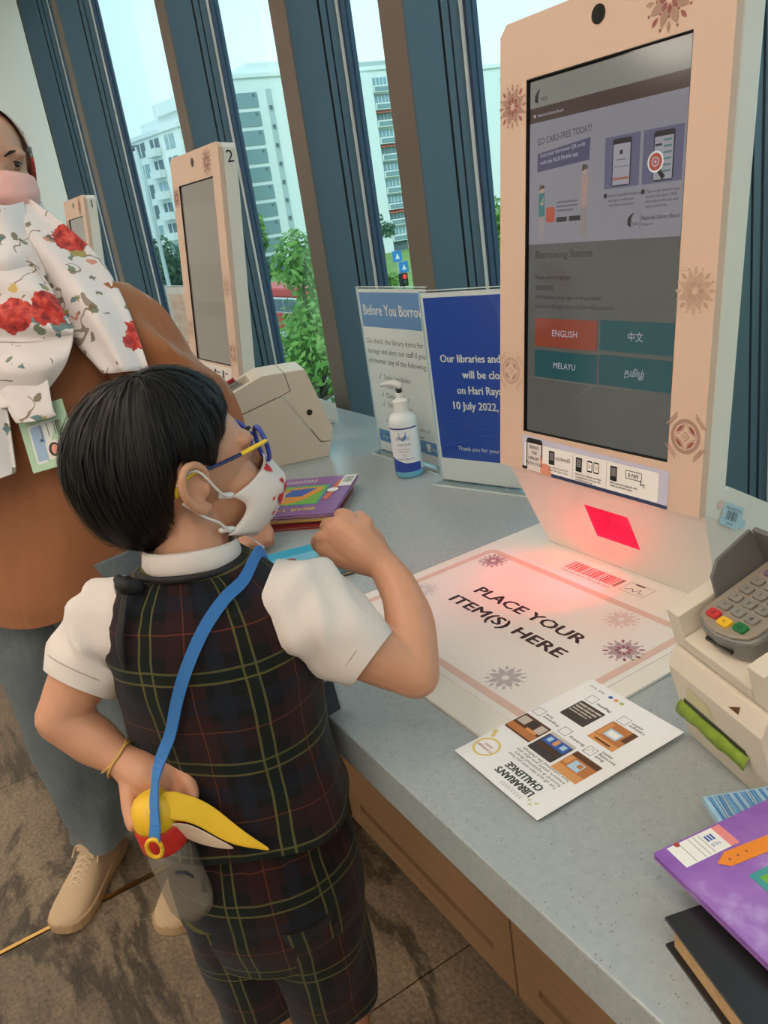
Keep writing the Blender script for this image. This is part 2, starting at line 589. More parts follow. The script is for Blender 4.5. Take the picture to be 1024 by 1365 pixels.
# ------------------------------------------------------------------ room shell
XL, XR, YB, YW, ZC = -5.59, 2.6, -4.2, 1.43, 3.1
floor = MB().box(XL - 0.15, XR, YB, YW + 0.05, -0.06, -0.012).build('floor', mat('grout', srgb(84, 74, 62), rough=0.9))
tag(floor, 'grey-brown slate stone tiled floor', None, None, 'structure')
tile_me = None
tw, tl = 0.6, 1.2
ix = 0
for i in range(15):
    for j in range(6):
        x0 = -1.627 - tw * 7 + tw * i
        if x0 > -1.63: x0 += 0.014
        y0 = YB + j * tl + (0.6 if i % 2 else 0.0) - 0.25
        if x0 + tw > XR or x0 < XL - 0.2 or y0 + tl > YW + 0.2: continue
        if tile_me is None:
            t = MB().box(0.0015, tw - 0.0015, 0.0015, tl - 0.0015, -0.012, 0).build('tile', M_STONE, bevel=0.002)
            tile_me = t.data
        else:
            t = bpy.data.objects.new('tile', tile_me); COL.objects.link(t)
        t.location = (x0, y0, 0)
        t.parent = floor
strip = MB().box(-1.626, -1.616, YB, YW, -0.012, 0.0005).build('brass_strip', M_BRASS, floor)

ceiling = tag(MB().box(XL - 0.15, XR, YB, YW + 0.1, ZC, ZC + 0.1).build('ceiling', M_CEIL), 'plain white ceiling', None, None, 'structure')
tag(MB().box(XL - 0.15, XL - 0.001, YB, 1.235, 0, ZC).build('wall_left', M_WALL), 'cream painted end wall', None, None, 'structure')
tag(MB().box(XR, XR + 0.1, YB, YW + 0.05, 0, ZC).build('wall_right', M_WALL), 'cream painted wall', None, None, 'structure')
tag(MB().box(XL - 0.15, XR + 0.1, YB - 0.1, YB, 0, ZC).build('wall_back', M_WALL), 'cream painted back wall', None, None, 'structure')
sill = MB().box(XL - 0.15, XR, 1.26, YW + 0.06, 0, 0.42).build('wall_window_sill', M_FIN)
tag(sill, 'low dark wall below the windows', None, None, 'structure')
head = tag(MB().box(XL - 0.15, XR, 1.24, YW + 0.06, 2.85, ZC).build('wall_window_head', M_FIN), 'dark header above the windows', None, None, 'structure')

fins = [-5.59, -4.768, -3.292, -2.362, -1.79, -0.955, -0.02, 0.95, 1.7]
for i, k in enumerate(fins):
    e = empty('trim_%d' % (i + 1), 'tall slate blue window fin with its front edge tinted for warm room light', None, (k - 0.05, 1.3, 0.42), None, 'structure')
    z0, z1 = 0.42, 2.85
    MB().box(k - 0.098, k, 1.243, 1.345, z0, z1).build('fin_blade', M_FIN, e, bevel=0.002)
    MB().box(k - 0.0985, k - 0.0005, 1.240, 1.2432, z0, z1).build('front_strip', M_FINF, e)
    MB().box(k - 0.092, k - 0.006, 1.345, 1.352, z0, z1).build('groove', M_DARK, e)
    MB().box(k - 0.098, k - 0.001, 1.352, 1.372, z0, z1).build('fin_rail', M_FIN, e)
    MB().box(k - 0.092, k - 0.006, 1.372, 1.376, z0, z1).build('groove', M_DARK, e)
    MB().box(k - 0.098, k + 0.002, 1.376, 1.402, z0, z1).build('fin_rail', M_FIN, e)
    MB().box(k - 0.096, k + 0.006, 1.402, 1.411, z0, z1).build('gasket', M_GASKET, e)
    MB().box(k - 0.105, k + 0.018, 1.411, 1.445, z0, z1).build('outer_frame', M_FRAME, e)
edges = fins + [XR + 0.1]
for i in range(len(edges) - 1):
    a, c = edges[i] + 0.018, edges[i + 1] - 0.105
    w = empty('window_%d' % (i + 1), 'tall clear window pane between two fins', None, (a, 1.428, 0.42), None, 'structure')
    MB().box(a, c, 1.425, 1.431, 0.42, 2.85).build('pane', M_GLASS, w)

# ------------------------------------------------------------------ ceiling lights (the hall's own lamps)
M_LAMP = mat('lamp_diffuser', (0.9, 0.9, 0.9), emit=(1.0, 0.86, 0.73, 1), estr=LAMP_STRENGTH)
lamp_spots = [(x, y) for x in (-4.3, -2.7, -1.1, 0.5, 1.9) for y in (-3.2, -1.7, -0.3)]
names_x = {-4.3: 'far end', -2.7: 'second row from the end wall', -1.1: 'middle row', 0.5: 'fourth row', 1.9: 'last row'}
names_y = {-3.2: 'by the back wall', -1.7: 'over the hall', -0.3: 'nearest the counter'}
for x, y in lamp_spots:
    e = empty('ceiling_light', 'square warm ceiling light, %s, %s' % (names_x[x], names_y[y]), 'ceiling light', (x, y, ZC), 'warm ceiling lights of the hall')
    f = MB()
    for a0, a1, b0, b1 in ((-.32, .32, -.32, -.3), (-.32, .32, .3, .32), (-.32, -.3, -.3, .3), (.3, .32, -.3, .3)):
        f.box(x + a0, x + a1, y + b0, y + b1, ZC - 0.03, ZC)
    f.build('frame', M_CEIL, e)
    MB().box(x - .3, x + .3, y - .3, y + .3, ZC - 0.02, ZC - 0.012).build('diffuser', M_LAMP, e)

# ------------------------------------------------------------------ counter
wt = MB().box(-5.57, 1.6, 0.339, 1.2, 0.689, 0.74).build('worktop', M_TOP, bevel=0.002)
tag(wt, 'long grey speckled worktop of the borrowing counter', 'counter')
M_SLOT = mat('slot_dark', srgb(52, 36, 24), rough=0.7)
cab_words = ['under the worktop below the placemat', 'nearest the camera under the worktop', 'at the near end, out past the books', 'at the far end of the near row']
for n, x0 in enumerate((-1.467, -0.869, -0.271, 0.327)):
    e = empty('base_cabinet', 'tan laminate cabinet ' + cab_words[n], 'cabinet', (x0 + 0.3, 0.9, 0), 'cabinets under the worktop')
    MB().box(x0, x0 + 0.596, 0.624, 1.16, 0.0, 0.689).build('body', M_WOOD, e)
    d = MB()
    fx0, fx1, sx0, sx1, s0, s1 = x0 + 0.002, x0 + 0.594, x0 + 0.06, x0 + 0.536, 0.062, 0.080
    d.box(fx0, fx1, 0.602, 0.623, 0.006, s0).box(fx0, fx1, 0.602, 0.623, s1, 0.688).box(fx0, sx0, 0.602, 0.623, s0, s1).box(sx1, fx1, 0.602, 0.623, s0, s1)
    dr = d.build('door', M_WOOD, e)
    MB().box(sx0, sx1, 0.6205, 0.6235, s0, s1).build('finger_slot', M_SLOT, dr)
g = empty('end_panel', 'tan laminate panel standing out under the worktop behind the boy', 'panel', (-1.487, 0.5, 0))
MB().box(-1.505, -1.469, 0.372, 1.16, 0.062, 0.689).build('board', M_WOOD, g)
MB().box(-1.503, -1.471, 0.376, 1.16, 0.0, 0.058).build('skirting', mat('skirting_dark', srgb(60, 52, 46), rough=0.5), g)
MB().box(-1.503, -1.466, 0.374, 0.60, 0.0, 0.010).build('skirting_edge', mat('skirting_edge', srgb(170, 160, 145), rough=0.3, metal=0.6), g)
far_words = ['beside the end panel', 'between the end panel and the far wall', 'against the far wall']
for n, x0 in enumerate((-2.8, -4.1, -5.4)):
    e = empty('base_cabinet', 'wide tan laminate cabinet under the worktop ' + far_words[n], 'cabinet', (x0 + 0.6, 0.9, 0), 'cabinets under the worktop')
    MB().box(x0, x0 + 1.2, 0.624, 1.16, 0.0, 0.689).build('body', M_WOOD, e)
    MB().box(x0 + 0.002, x0 + 0.598, 0.602, 0.623, 0.006, 0.688).build('door', M_WOOD, e)
    MB().box(x0 + 0.602, x0 + 1.198, 0.602, 0.623, 0.006, 0.688).build('door', M_WOOD, e)

# ------------------------------------------------------------------ self-service kiosks
M_WHITE = mat('white_enamel', srgb(226, 222, 213), rough=0.38, bump=0.01, bscale=400)
M_PEACH = mat('peach_vinyl', srgb(214, 184, 164), rough=0.45)
M_SCREEN = mat('screen_glass', (0.012, 0.012, 0.012), rough=0.07, spec=0.5)
I_TAUPE = ink('taupe', 168, 134, 116); I_RED = ink('brick', 150, 84, 78); I_FAINT = ink('faint', 204, 176, 156)
I_BLACK = ink('black', 24, 22, 24); I_WHITE = ink('white', 238, 236, 232); I_NAVY = ink('navy', 42, 56, 92)
I_GREY = ink('grey', 120, 118, 118); I_LILAC = ink('lilac', 196, 194, 216); I_SKIN = ink('skin', 226, 150, 124)
I_PINK = ink('pink', 224, 192, 184); I_PALE = ink('pale', 222, 214, 210)
M_SCAN = mat('scanner_glow', (0.5, 0.03, 0.06), rough=0.3, emit=srgb(235, 40, 85), estr=0.42)
KW, KH = 0.395, 0.646
K_EY = Vector((0, 0.1195, 0.9928))
CH = Vector((0, 0.4253, -0.905))

def kiosk_screen_ui(sc, T):
    S = lambda n, r, g, b, e=0.62: ink(n, r, g, b, emit=e)
    a = Art(0.0002)
    x0, x1 = 0.063, 0.336
    a.rect(0.061, 0.066, 0.339, 0.345, S('lower', 86, 86, 82))
    a.rect(0.061, 0.345, 0.339, 0.509, S('banner', 132, 130, 138))
    a.rect(0.061, 0.509, 0.339, 0.5285, S('bar', 70, 54, 52))
    a.rect(0.061, 0.5285, 0.339, 0.563, S('header', 126, 126, 118))  # grey of this strip is a glass reflection put into the colour
    a.up()
    ctr = (0.27, 0.03)
    for k, rr in enumerate((0.13, 0.18, 0.25)):
        pts = [(ctr[0] + rr * cos(t), 0.07 + rr * 0.72 * sin(t)) for t in [pi * 0.5 + i * 0.11 for i in range(10)]]
        pts = [(max(x0, min(x1, x)), max(0.068, min(0.15, y))) for x, y in pts]
        a.line(pts, 0.0012, S('swirl', 108, 108, 102))
    D = S('ink', 40, 38, 42); Wt = S('white', 206, 204, 204, 0.75); P = S('pale', 176, 172, 182)
    a.poly([(0.071, 0.536), (0.078, 0.534), (0.078, 0.545), (0.082, 0.552), (0.076, 0.549), (0.071, 0.544)], D)
    a.text('NLB', 0.084, 0.536, 0.007, D)
    a.text('National Library Board', 0.078, 0.516, 0.0055, P)
    a.disc(0.071, 0.518, 0.0022, P, n=10)
    a.text('GO CARD-FREE TODAY!', 0.078, 0.479, 0.0125, D, width=0.105, rot=0.05)
    a.poly([(0.078, 0.4435), (0.180, 0.449), (0.181, 0.4765), (0.078, 0.468)], S('slate', 74, 72, 100))
    a.rect(0.208, 0.409, 0.2665, 0.4715, S('tile', 92, 92, 116))
    a.rect(0.2715, 0.409, 0.333, 0.4715, S('tile', 92, 92, 116))
    # two cartoon readers
    for cx, top, bot, c1, c2 in ((0.088, 0.425, 0.352, S('teal', 52, 112, 112), S('leg', 150, 136, 132)), (0.172, 0.443, 0.352, S('rose', 158, 130, 126), S('sand', 134, 124, 116))):
        h = top - bot
        a.rect(cx - 0.006, bot + 0.42 * h, cx + 0.006, top - 0.14 * h, c1, 0.003)
        a.rect(cx - 0.005, bot, cx - 0.0008, bot + 0.44 * h, c2); a.rect(cx + 0.0008, bot, cx + 0.005, bot + 0.44 * h, c2)
        a.disc(cx, top - 0.07 * h, 0.0055, S('face', 170, 140, 124))
        a.line([(cx + 0.006, top - 0.2 * h), (cx - 0.002, top - 0.36 * h), (cx + 0.005, top - 0.33 * h)], 0.003, S('face', 170, 140, 124))
        a.poly([(cx - 0.006, top - 0.08 * h), (cx + 0.006, top - 0.05 * h), (cx + 0.004, top), (cx - 0.004, top + 0.001)], D)
    a.rect(0.097, 0.374, 0.1155, 0.3945, S('app', 168, 78, 60), 0.004)
    a.rect(0.119, 0.3735, 0.140, 0.380, D, 0.001); a.rect(0.144, 0.3735, 0.166, 0.380, D, 0.001)
    for k in range(3):
        a.rect(0.119, 0.3985 - k * 0.0055, 0.160 - 0.008 * (k == 2), 0.4008 - k * 0.0055, S('tiny', 92, 90, 104))
    a.up()
    a.text('Scan your borrower QR code', 0.084, 0.4625, 0.0075, P, width=0.088, rot=0.06)
    a.text('with the NLB Mobile app', 0.084, 0.4525, 0.0075, P, width=0.075, rot=0.06)
    for px0, px1 in ((0.221, 0.253), (0.288, 0.320)):
        a.rect(px0, 0.411, px1, 0.468, D, 0.004)
    a.up()
    for px0, px1 in ((0.2228, 0.2512), (0.2898, 0.3182)):
        a.rect(px0, 0.4125, px1, 0.4615, S('phone', 150, 148, 156), 0.001)
    a.up()
    a.rect(0.2235, 0.4185, 0.2505, 0.4215, S('app2', 150, 96, 84)); a.rect(0.234, 0.449, 0.239, 0.454, D)
    a.rect(0.229, 0.442, 0.245, 0.4432, S('tiny', 92, 90, 104)); a.rect(0.2255, 0.434, 0.249, 0.4348, S('tiny', 92, 90, 104))
    for k in range(6):
        a.rect(0.304, 0.4555 - k * 0.007, 0.316, 0.458 - k * 0.007, S('listing', 84, 118, 112))
    a.rect(0.291, 0.451, 0.301, 0.4535, D)
    a.line([(0.297, 0.424), (0.306, 0.414)], 0.006, D)
    a.disc(0.2925, 0.4335, 0.0125, Wt)
    a.up(); a.disc(0.2925, 0.4335, 0.0103, S('app', 168, 78, 60)); a.up(); a.ring(0.2925, 0.4335, 0.0058, 0.0016, P); a.disc(0.2925, 0.4335, 0.002, P, n=8)
    for cx, n, ls in ((0.2085, '1', ('Launch the NLB Mobile app', 'and sign in with your', 'myLibrary username.')), (0.2715, '2', ('Tap on the scanner icon.', 'Locate the item\'s NLB', 'barcode at left side and', 'scan to borrow.'))):
        a.disc(cx + 0.0035, 0.4005, 0.0032, D, n=12)
        for k, s in enumerate(ls):
            a.text(s, cx + 0.009, 0.3985 - 0.0058 * k, 0.0052, D)
    a.poly([(0.252, 0.362), (0.258, 0.359), (0.258, 0.37), (0.262, 0.377), (0.256, 0.374), (0.252, 0.37)], D)
    a.text('NLB', 0.2605, 0.3615, 0.0052, D)
    a.line([(0.2725, 0.357), (0.2725, 0.375)], 0.0006, D)
    a.text('National Library Board', 0.275, 0.367, 0.0072, D, bold=0.012, width=0.059)
    a.text('Singapore', 0.275, 0.3605, 0.0045, D)
    a.text('Borrowing Station', 0.077, 0.325, 0.0155, S('brownish', 58, 42, 40), width=0.113)
    G = S('dim', 34, 33, 34)
    a.text('Please select language', 0.077, 0.2955, 0.0088, G, width=0.072)
    a.text('请选择语言', 0.077, 0.2805, 0.008, G)
    a.text('Pilih bahasa yang ingin anda gunakan', 0.077, 0.2675, 0.0078, G, width=0.132)
    a.text('உங்கள் மொழியைத் தேர்வு செய்யவும்', 0.077, 0.2545, 0.0072, G, width=0.155)
    O, TL = S('orange', 134, 62, 44), S('button', 26, 76, 80)
    for bx0, by0, bx1, by1, c, s, sz in ((0.078, 0.198, 0.205, 0.2395, O, 'ENGLISH', 0.0135), (0.211, 0.2, 0.338, 0.241, TL, '中文', 0.0135), (0.078, 0.152, 0.207, 0.1925, TL, 'MELAYU', 0.0125), (0.211, 0.153, 0.339, 0.194, TL, 'தமிழ்', 0.0125)):
        a.rect(bx0, by0, bx1, by1, c, 0.003)
    a.up()
    for bx0, by0, bx1, by1, c, s, sz in ((0.078, 0.198, 0.205, 0.2395, O, 'ENGLISH', 0.0135), (0.211, 0.2, 0.338, 0.241, TL, '中文', 0.0135), (0.078, 0.152, 0.207, 0.1925, TL, 'MELAYU', 0.0125), (0.211, 0.153, 0.339, 0.194, TL, 'தமிழ்', 0.0125)):
        a.text(s, (bx0 + bx1) / 2, (by0 + by1) / 2 - 0.0045, sz, P, align='c')
    a.build('screen_display', T @ Matrix.Translation((0, 0, -0.0046)), sc)

def sticker(k, T, full):
    a = Art(0.00015)
    x0, x1, y0, y1 = 0.056, 0.345, 0.0, 0.058
    if full:
        a.poly([(x0, y0 + 0.003), (x1, y0), (x1, y1 - 0.006), (x0, y1)], I_LILAC)
        a.up()
        a.rect(x0 + 0.005, 0.006, x1 - 0.016, 0.047, I_WHITE, 0.004)
        a.poly([(0.124, 0.001), (x1, 0.0), (x1, 0.005), (0.124, 0.0062)], I_NAVY)
        a.up()
        a.rect(0.066, 0.002, 0.103, 0.055, I_BLACK, 0.006)
        a.rect(0.0565, 0.003, 0.067, 0.008, I_BLACK)
        a.up()
        a.rect(0.0685, 0.0025, 0.1005, 0.047, I_PALE)
        a.up()
        for i, s in enumerate(('BRING', 'THE', 'LIBRARY', 'WITH YOU!')):
            a.text(s, 0.0845, 0.0385 - i * 0.0088, 0.0072, I_BLACK, bold=0.02, align='c')
        a.poly([(0.100, 0.002), (0.124, 0.002), (0.122, 0.016), (0.112, 0.02), (0.1035, 0.019), (0.1005, 0.031), (0.0985, 0.03), (0.099, 0.012)], I_SKIN)
        for cx in (0.118, 0.176, 0.244):
            a.rect(cx, 0.0205, cx + 0.0125, 0.042, I_BLACK, 0.001)   # code panels left plain
        a.up()
        for cx in (0.118, 0.176, 0.244):
            a.rect(cx + 0.0018, 0.0275, cx + 0.0107, 0.0395, I_GREY)
        a.text('myLibraryID', 0.133, 0.030, 0.0085, I_BLACK, width=0.031)
        for i, s in enumerate(('Sign up for an account to', 'access NLB\'s digital services.')):
            a.text(s, 0.118, 0.0155 - i * 0.0045, 0.0042, I_BLACK, width=0.042)
        for i, s in enumerate(('Borrow free eBooks and listen', 'to audiobooks on the go with', 'the NLB Mobile app.')):
            a.text(s, 0.176, 0.0155 - i * 0.0043, 0.0042, I_BLACK, bold=0.01)
        for i, s in enumerate(('Make payments instantly with', 'credit card/PayPal online.')):
            a.text(s, 0.244, 0.0165 - i * 0.0045, 0.0042, I_BLACK, bold=0.01)
        a.line([(0.170, 0.008), (0.170, 0.044)], 0.0005, I_GREY); a.line([(0.237, 0.009), (0.237, 0.045)], 0.0005, I_GREY)
        for cx in (0.199, 0.212):
            a.rect(cx, 0.024, cx + 0.0105, 0.041, I_BLACK, 0.002)
        a.up()
        for cx in (0.199, 0.212):
            a.rect(cx + 0.0012, 0.0262, cx + 0.0093, 0.0388, I_WHITE)
            a.rect(cx + 0.003, 0.030, cx + 0.0075, 0.035, I_PINK)
        a.frame(0.272, 0.029, 0.301, 0.041, 0.0009, I_BLACK, 0.002)
        a.text('$ PAY', 0.2865, 0.0322, 0.0072, I_BLACK, bold=0.015, align='c')
        a.line([(0.299, 0.031), (0.3, 0.024), (0.306, 0.026), (0.305, 0.021)], 0.0012, I_BLACK)
    else:
        a.rect(x0, y0 + 0.002, x1, y1, I_PALE)
        a.up()
        for i in range(4):
            cx = 0.075 + i * 0.065
            a.rect(cx, 0.024, cx + 0.014, 0.046, I_BLACK, 0.001)
            a.rect(cx + 0.018, 0.036, cx + 0.045, 0.041, I_GREY); a.rect(cx, 0.014, cx + 0.045, 0.017, I_GREY)
    return a.build('sticker', T @ Matrix.Translation((0, 0, 0.0004)), k)

def make_kiosk(X0, number, label, full):
    k = empty('borrowing_kiosk', label, 'kiosk', (X0 + KW / 2, 0.95, 0.74), 'self-service borrowing kiosks')
    T = frame_matrix((X0, 0.81, 0.91), (1, 0, 0), K_EY)
    c = 0.014
    # front frame around the screen
    fr = MB()
    P3 = lambda u, v, t: T @ Vector((u, v, t))
    sx0, sx1, sy0, sy1 = 0.057, 0.3405, 0.0635, 0.567
    fr.prism([(0, 0), (KW, 0), (KW, sy0), (0, sy0)], -0.012, 0, P3)
    fr.prism([(0, sy1), (KW, sy1), (KW, KH - c), (KW - c, KH), (c, KH), (0, KH - c)], -0.012, 0, P3)
    fr.prism([(0, sy0), (sx0, sy0), (sx0, sy1), (0, sy1)], -0.012, 0, P3)
    fr.prism([(sx1, sy0), (KW, sy0), (KW, sy1), (sx1, sy1)], -0.012, 0, P3)
    bez = fr.build('bezel', M_PEACH, k)
    MB().prism([(0.0005, 0.0005), (KW - 0.0005, 0.0005), (KW - 0.0005, KH - c), (KW - c, KH - 0.0005), (c, KH - 0.0005), (0.0005, KH - c)], -0.052, -0.0125, P3).build('screen_housing', M_WHITE, k, bevel=0.004)
    sc = MB().prism([(sx0, sy0), (sx1, sy0), (sx1, sy1), (sx0, sy1)], -0.011, -0.0048, P3).build('screen', M_SCREEN, k)
    ln = MB()
    for (u0_, v0_, u1_, v1_) in ((sx0, sy0, sx0 + 0.0012, sy1), (sx1 - 0.0012, sy0, sx1, sy1), (sx0, sy0, sx1, sy0 + 0.0012), (sx0, sy1 - 0.0012, sx1, sy1)):
        ln.prism([(u0_, v0_), (u1_, v0_), (u1_, v1_), (u0_, v1_)], -0.012, -0.0006, P3)
    ln.build('screen_surround', mat('black_surround', srgb(16, 15, 15), rough=0.5), sc)
    # camera eye
    cm = MB().prism([(0.193 + 0.0115 * cos(t * pi / 10), 0.617 + 0.0115 * sin(t * pi / 10)) for t in range(20)], -0.004, 0.0012, P3).build('camera_eye', M_SCREEN, k)
    MB().prism([(0.193 + 0.0045 * cos(t * pi / 8), 0.617 + 0.0045 * sin(t * pi / 8)) for t in range(16)], 0.0012, 0.0018, P3).build('lens', mat('lens', (0.02, 0.015, 0.02), rough=0.05), cm)
    # printed flowers
    for fx, fy, fr_, m1, m2 in ((0.305, 0.6065, 0.0365, I_TAUPE, I_RED), (0.028, 0.537, 0.031, I_TAUPE, I_RED), (0.366, 0.281, 0.030, ink('taupe2', 190, 160, 140), ink('taupe3', 184, 150, 132))):
        a = Art(0.00015)
        flower(a, fx, fy, fr_, m1, m2)
        a.build('flower_print', T @ Matrix.Translation((0, 0, 0.0003)), bez)
    for fx, fy, fr_, m1, m2 in ((0.027, 0.156, 0.0215, ink('taupe2', 190, 160, 140), I_TAUPE), (0.3665, 0.102, 0.0225, I_TAUPE, I_RED)):
        a = Art(0.00015)
        rosette(a, fx, fy, fr_, m1, m2, M_PEACH)
        a.build('rosette_print', T @ Matrix.Translation((0, 0, 0.0003)), bez)
    sticker(bez, T, full)
    if full:
        kiosk_screen_ui(sc, T)
    else:
        b = Art(0.0002)
        S = lambda n, r, g, bb, e=0.45: ink(n, r, g, bb, emit=e)
        b.rect(0.061, 0.066, 0.339, 0.563, S('idle', 142, 130, 116))
        b.up()
        b.rect(0.061, 0.345, 0.339, 0.509, S('idle_banner', 150, 138, 124)); b.rect(0.078, 0.198, 0.205, 0.24, S('idle_button', 132, 120, 106)); b.rect(0.211, 0.198, 0.338, 0.24, S('idle_button', 132, 120, 106))
        b.build('screen_display', T @ Matrix.Translation((0, 0, -0.0046)), sc)
    # pedestal with scanner window
    pa, pb = X0 + 0.006, X0 + KW - 0.001
    prof = [(0.822, 0.912), (0.888, 0.7452), (1.10, 0.7452), (1.10, 0.80), (0.872, 0.934)]
    hx0, hx1, h0, h1 = X0 + 0.158, X0 + 0.246, 0.052, 0.118
    o = Vector((0, 0.81, 0.91))
    def chin(x, d, inn=0.0):
        p = Vector((0, 0.822, 0.912)) + (Vector((0, 0.888, 0.7452)) - Vector((0, 0.822, 0.912))).normalized() * d
        nrm = Vector((0, 0.93, 0.368))
        return (x, p.y + nrm.y * inn, p.z + nrm.z * inn)
    L = 0.1794
    mb = MB()
    V = []
    for (y, z) in prof:
        V.append((pa, y, z))
    for (y, z) in prof:
        V.append((pb, y, z))
    V[1] = (pa + 0.012, 0.888, 0.7452); V[6] = (pb - 0.030, 0.888, 0.7452)
    mb.add(V, [(0, 1, 2), (0, 2, 4), (2, 3, 4), (5, 7, 6), (5, 9, 7), (7, 9, 8), (1, 6, 7, 2), (2, 7, 8, 3), (3, 8, 9, 4), (4, 9, 5, 0)])
    q = [chin(pa, 0), chin(pb, 0), chin(pb - 0.030, L), chin(pa + 0.012, L), chin(hx0, h0), chin(hx1, h0), chin(hx1, h1), chin(hx0, h1)]
    mb.add(q, [(0, 4, 5, 1), (1, 5, 6, 2), (2, 6, 7, 3), (3, 7, 4, 0)])
    ped = mb.build('pedestal', M_WHITE, k)
    r = [chin(hx0, h0), chin(hx1, h0), chin(hx1, h1), chin(hx0, h1), chin(hx0, h0, 0.045), chin(hx1, h0, 0.045), chin(hx1, h1, 0.03), chin(hx0, h1, 0.03)]
    MB().add(r, [(0, 1, 5, 4), (1, 2, 6, 5), (2, 3, 7, 6), (3, 0, 4, 7), (4, 5, 6, 7)]).build('scanner_window', M_SCAN if full else mat('scanner_dark', (0.1, 0.02, 0.03), rough=0.3), ped)
    # number and asset label on the right side
    Tr = frame_matrix((X0 + KW + 0.0001, 0.81 + 0.0, 0.91), (0, 1, 0), K_EY - Vector((0, 0.1195, 0)), (1, 0, 0))
    a = Art(0.0002)
    a.text(number, 0.077 + 0.027, 0.592, 0.044, I_BLACK, align='c')
    a.build('station_number', Tr, k)
    if full:
        Tb = frame_matrix((pb + 0.0012, 0.858, 0.920), Vector((0, 0.85, -0.50)).normalized(), Vector((0, 0.50, 0.85)).normalized(), (1, 0, 0))
        a = Art(0.0002)
        lb = ink('label_blue', 178, 206, 220)
        a.rect(0.006, -0.030, 0.052, 0.0, lb, 0.004); a.disc(-0.002, -0.006, 0.006, I_PINK); a.disc(0.058, -0.02, 0.0065, lb)
        a.up(); a.text('NLB ASSET TAG', 0.029, -0.008, 0.005, I_NAVY, align='c'); barcode(a, 0.017, -0.0215, 0.041, -0.0095, I_BLACK, 5, 14); a.text('10293745', 0.029, -0.0275, 0.004, I_NAVY, align='c')
        a.build('asset_label', Tb, ped)
    # base plate and placemat
    MB().box(X0 - 0.060, X0 + 0.431, 0.453, 1.03, 0.7402, 0.7448).build('base_plate', M_WHITE, k, bevel=0.001)
    mp = MB().box(X0 - 0.046, X0 + 0.403, 0.498, 0.815, 0.7448, 0.7460).build('placemat', mat('mat_white', srgb(228, 224, 220), rough=0.35), k)
    Tm = frame_matrix((X0, 0, 0.7461), (1, 0, 0), (0, 1, 0))
    a = Art(0.0001)
    a.frame(-0.036, 0.508, 0.394, 0.803, 0.0125, ink('mat_border', 214, 184, 172), 0.014)
    f1 = ink('mauve', 172, 150, 156); f2 = ink('plum', 150, 84, 104)
    flower(a, 0.006, 0.770, 0.027, f1, f2); flower(a, 0.006, 0.624, 0.027, ink('ghost', 208, 204, 206), ink('ghost', 208, 204, 206))
    flower(a, 0.358, 0.705, 0.029, f1, f2); flower(a, 0.298, 0.552, 0.029, ink('ash', 178, 172, 176), ink('ash', 178, 172, 176)); flower(a, 0.299, 0.764, 0.027, ink('blush', 218, 196, 192), ink('blush', 218, 196, 192))
    a.text('PLACE YOUR', 0.0715, 0.676, 0.030, ink('maroon_black', 52, 34, 38), bold=0.05, width=0.232)
    a.text('ITEM(S) HERE', 0.0635, 0.632, 0.030, ink('maroon_black', 52, 34, 38), bold=0.05, width=0.246)
    a.build('mat_print', Tm, mp)
    if full:
        a = Art(0.0001)
        barcode(a, 0.112, 0.833, 0.222, 0.860, ink('bar_maroon', 90, 44, 48), 3, 30)
        a.text('Scan your item\'s barcode here', 0.112, 0.824, 0.008, ink('bar_maroon', 90, 44, 48), width=0.105)
        a.line([(0.236, 0.838), (0.246, 0.846), (0.252, 0.838), (0.259, 0.850), (0.262, 0.838), (0.27, 0.84)], 0.0012, ink('bar_maroon', 90, 44, 48))
        a.frame(0.230, 0.832, 0.276, 0.862, 0.0006, ink('bar_maroon', 90, 44, 48)); a.rect(0.240, 0.858, 0.258, 0.8615, ink('bar_maroon', 90, 44, 48))
        a.build('barcode_print', frame_matrix((X0, 0, 0.7449), (1, 0, 0), (0, 1, 0)), k)
    return k

make_kiosk(-1.04, '3', 'nearest and largest white kiosk, its lit screen reading Borrowing Station', True)
make_kiosk(-2.575, '2', 'white touchscreen kiosk with a figure 2 on its side, behind the boy', False)
make_kiosk(-4.125, '1', 'farthest small white kiosk with a figure 1 on its side, by the cream wall', False)
ld = bpy.data.lights.new('scanner_beam', 'SPOT')
ld.energy = 2.5; ld.color = (1.0, 0.02, 0.04); ld.spot_size = radians(100); ld.spot_blend = 1.0; ld.shadow_soft_size = 0.02
lo = bpy.data.objects.new('scanner_beam', ld); COL.objects.link(lo)
lo.location = (-0.84, 0.852, 0.842)
lo.rotation_euler = (Vector((-0.90, 0.800, 0.745)) - Vector(lo.location)).to_track_quat('-Z', 'Y').to_euler()

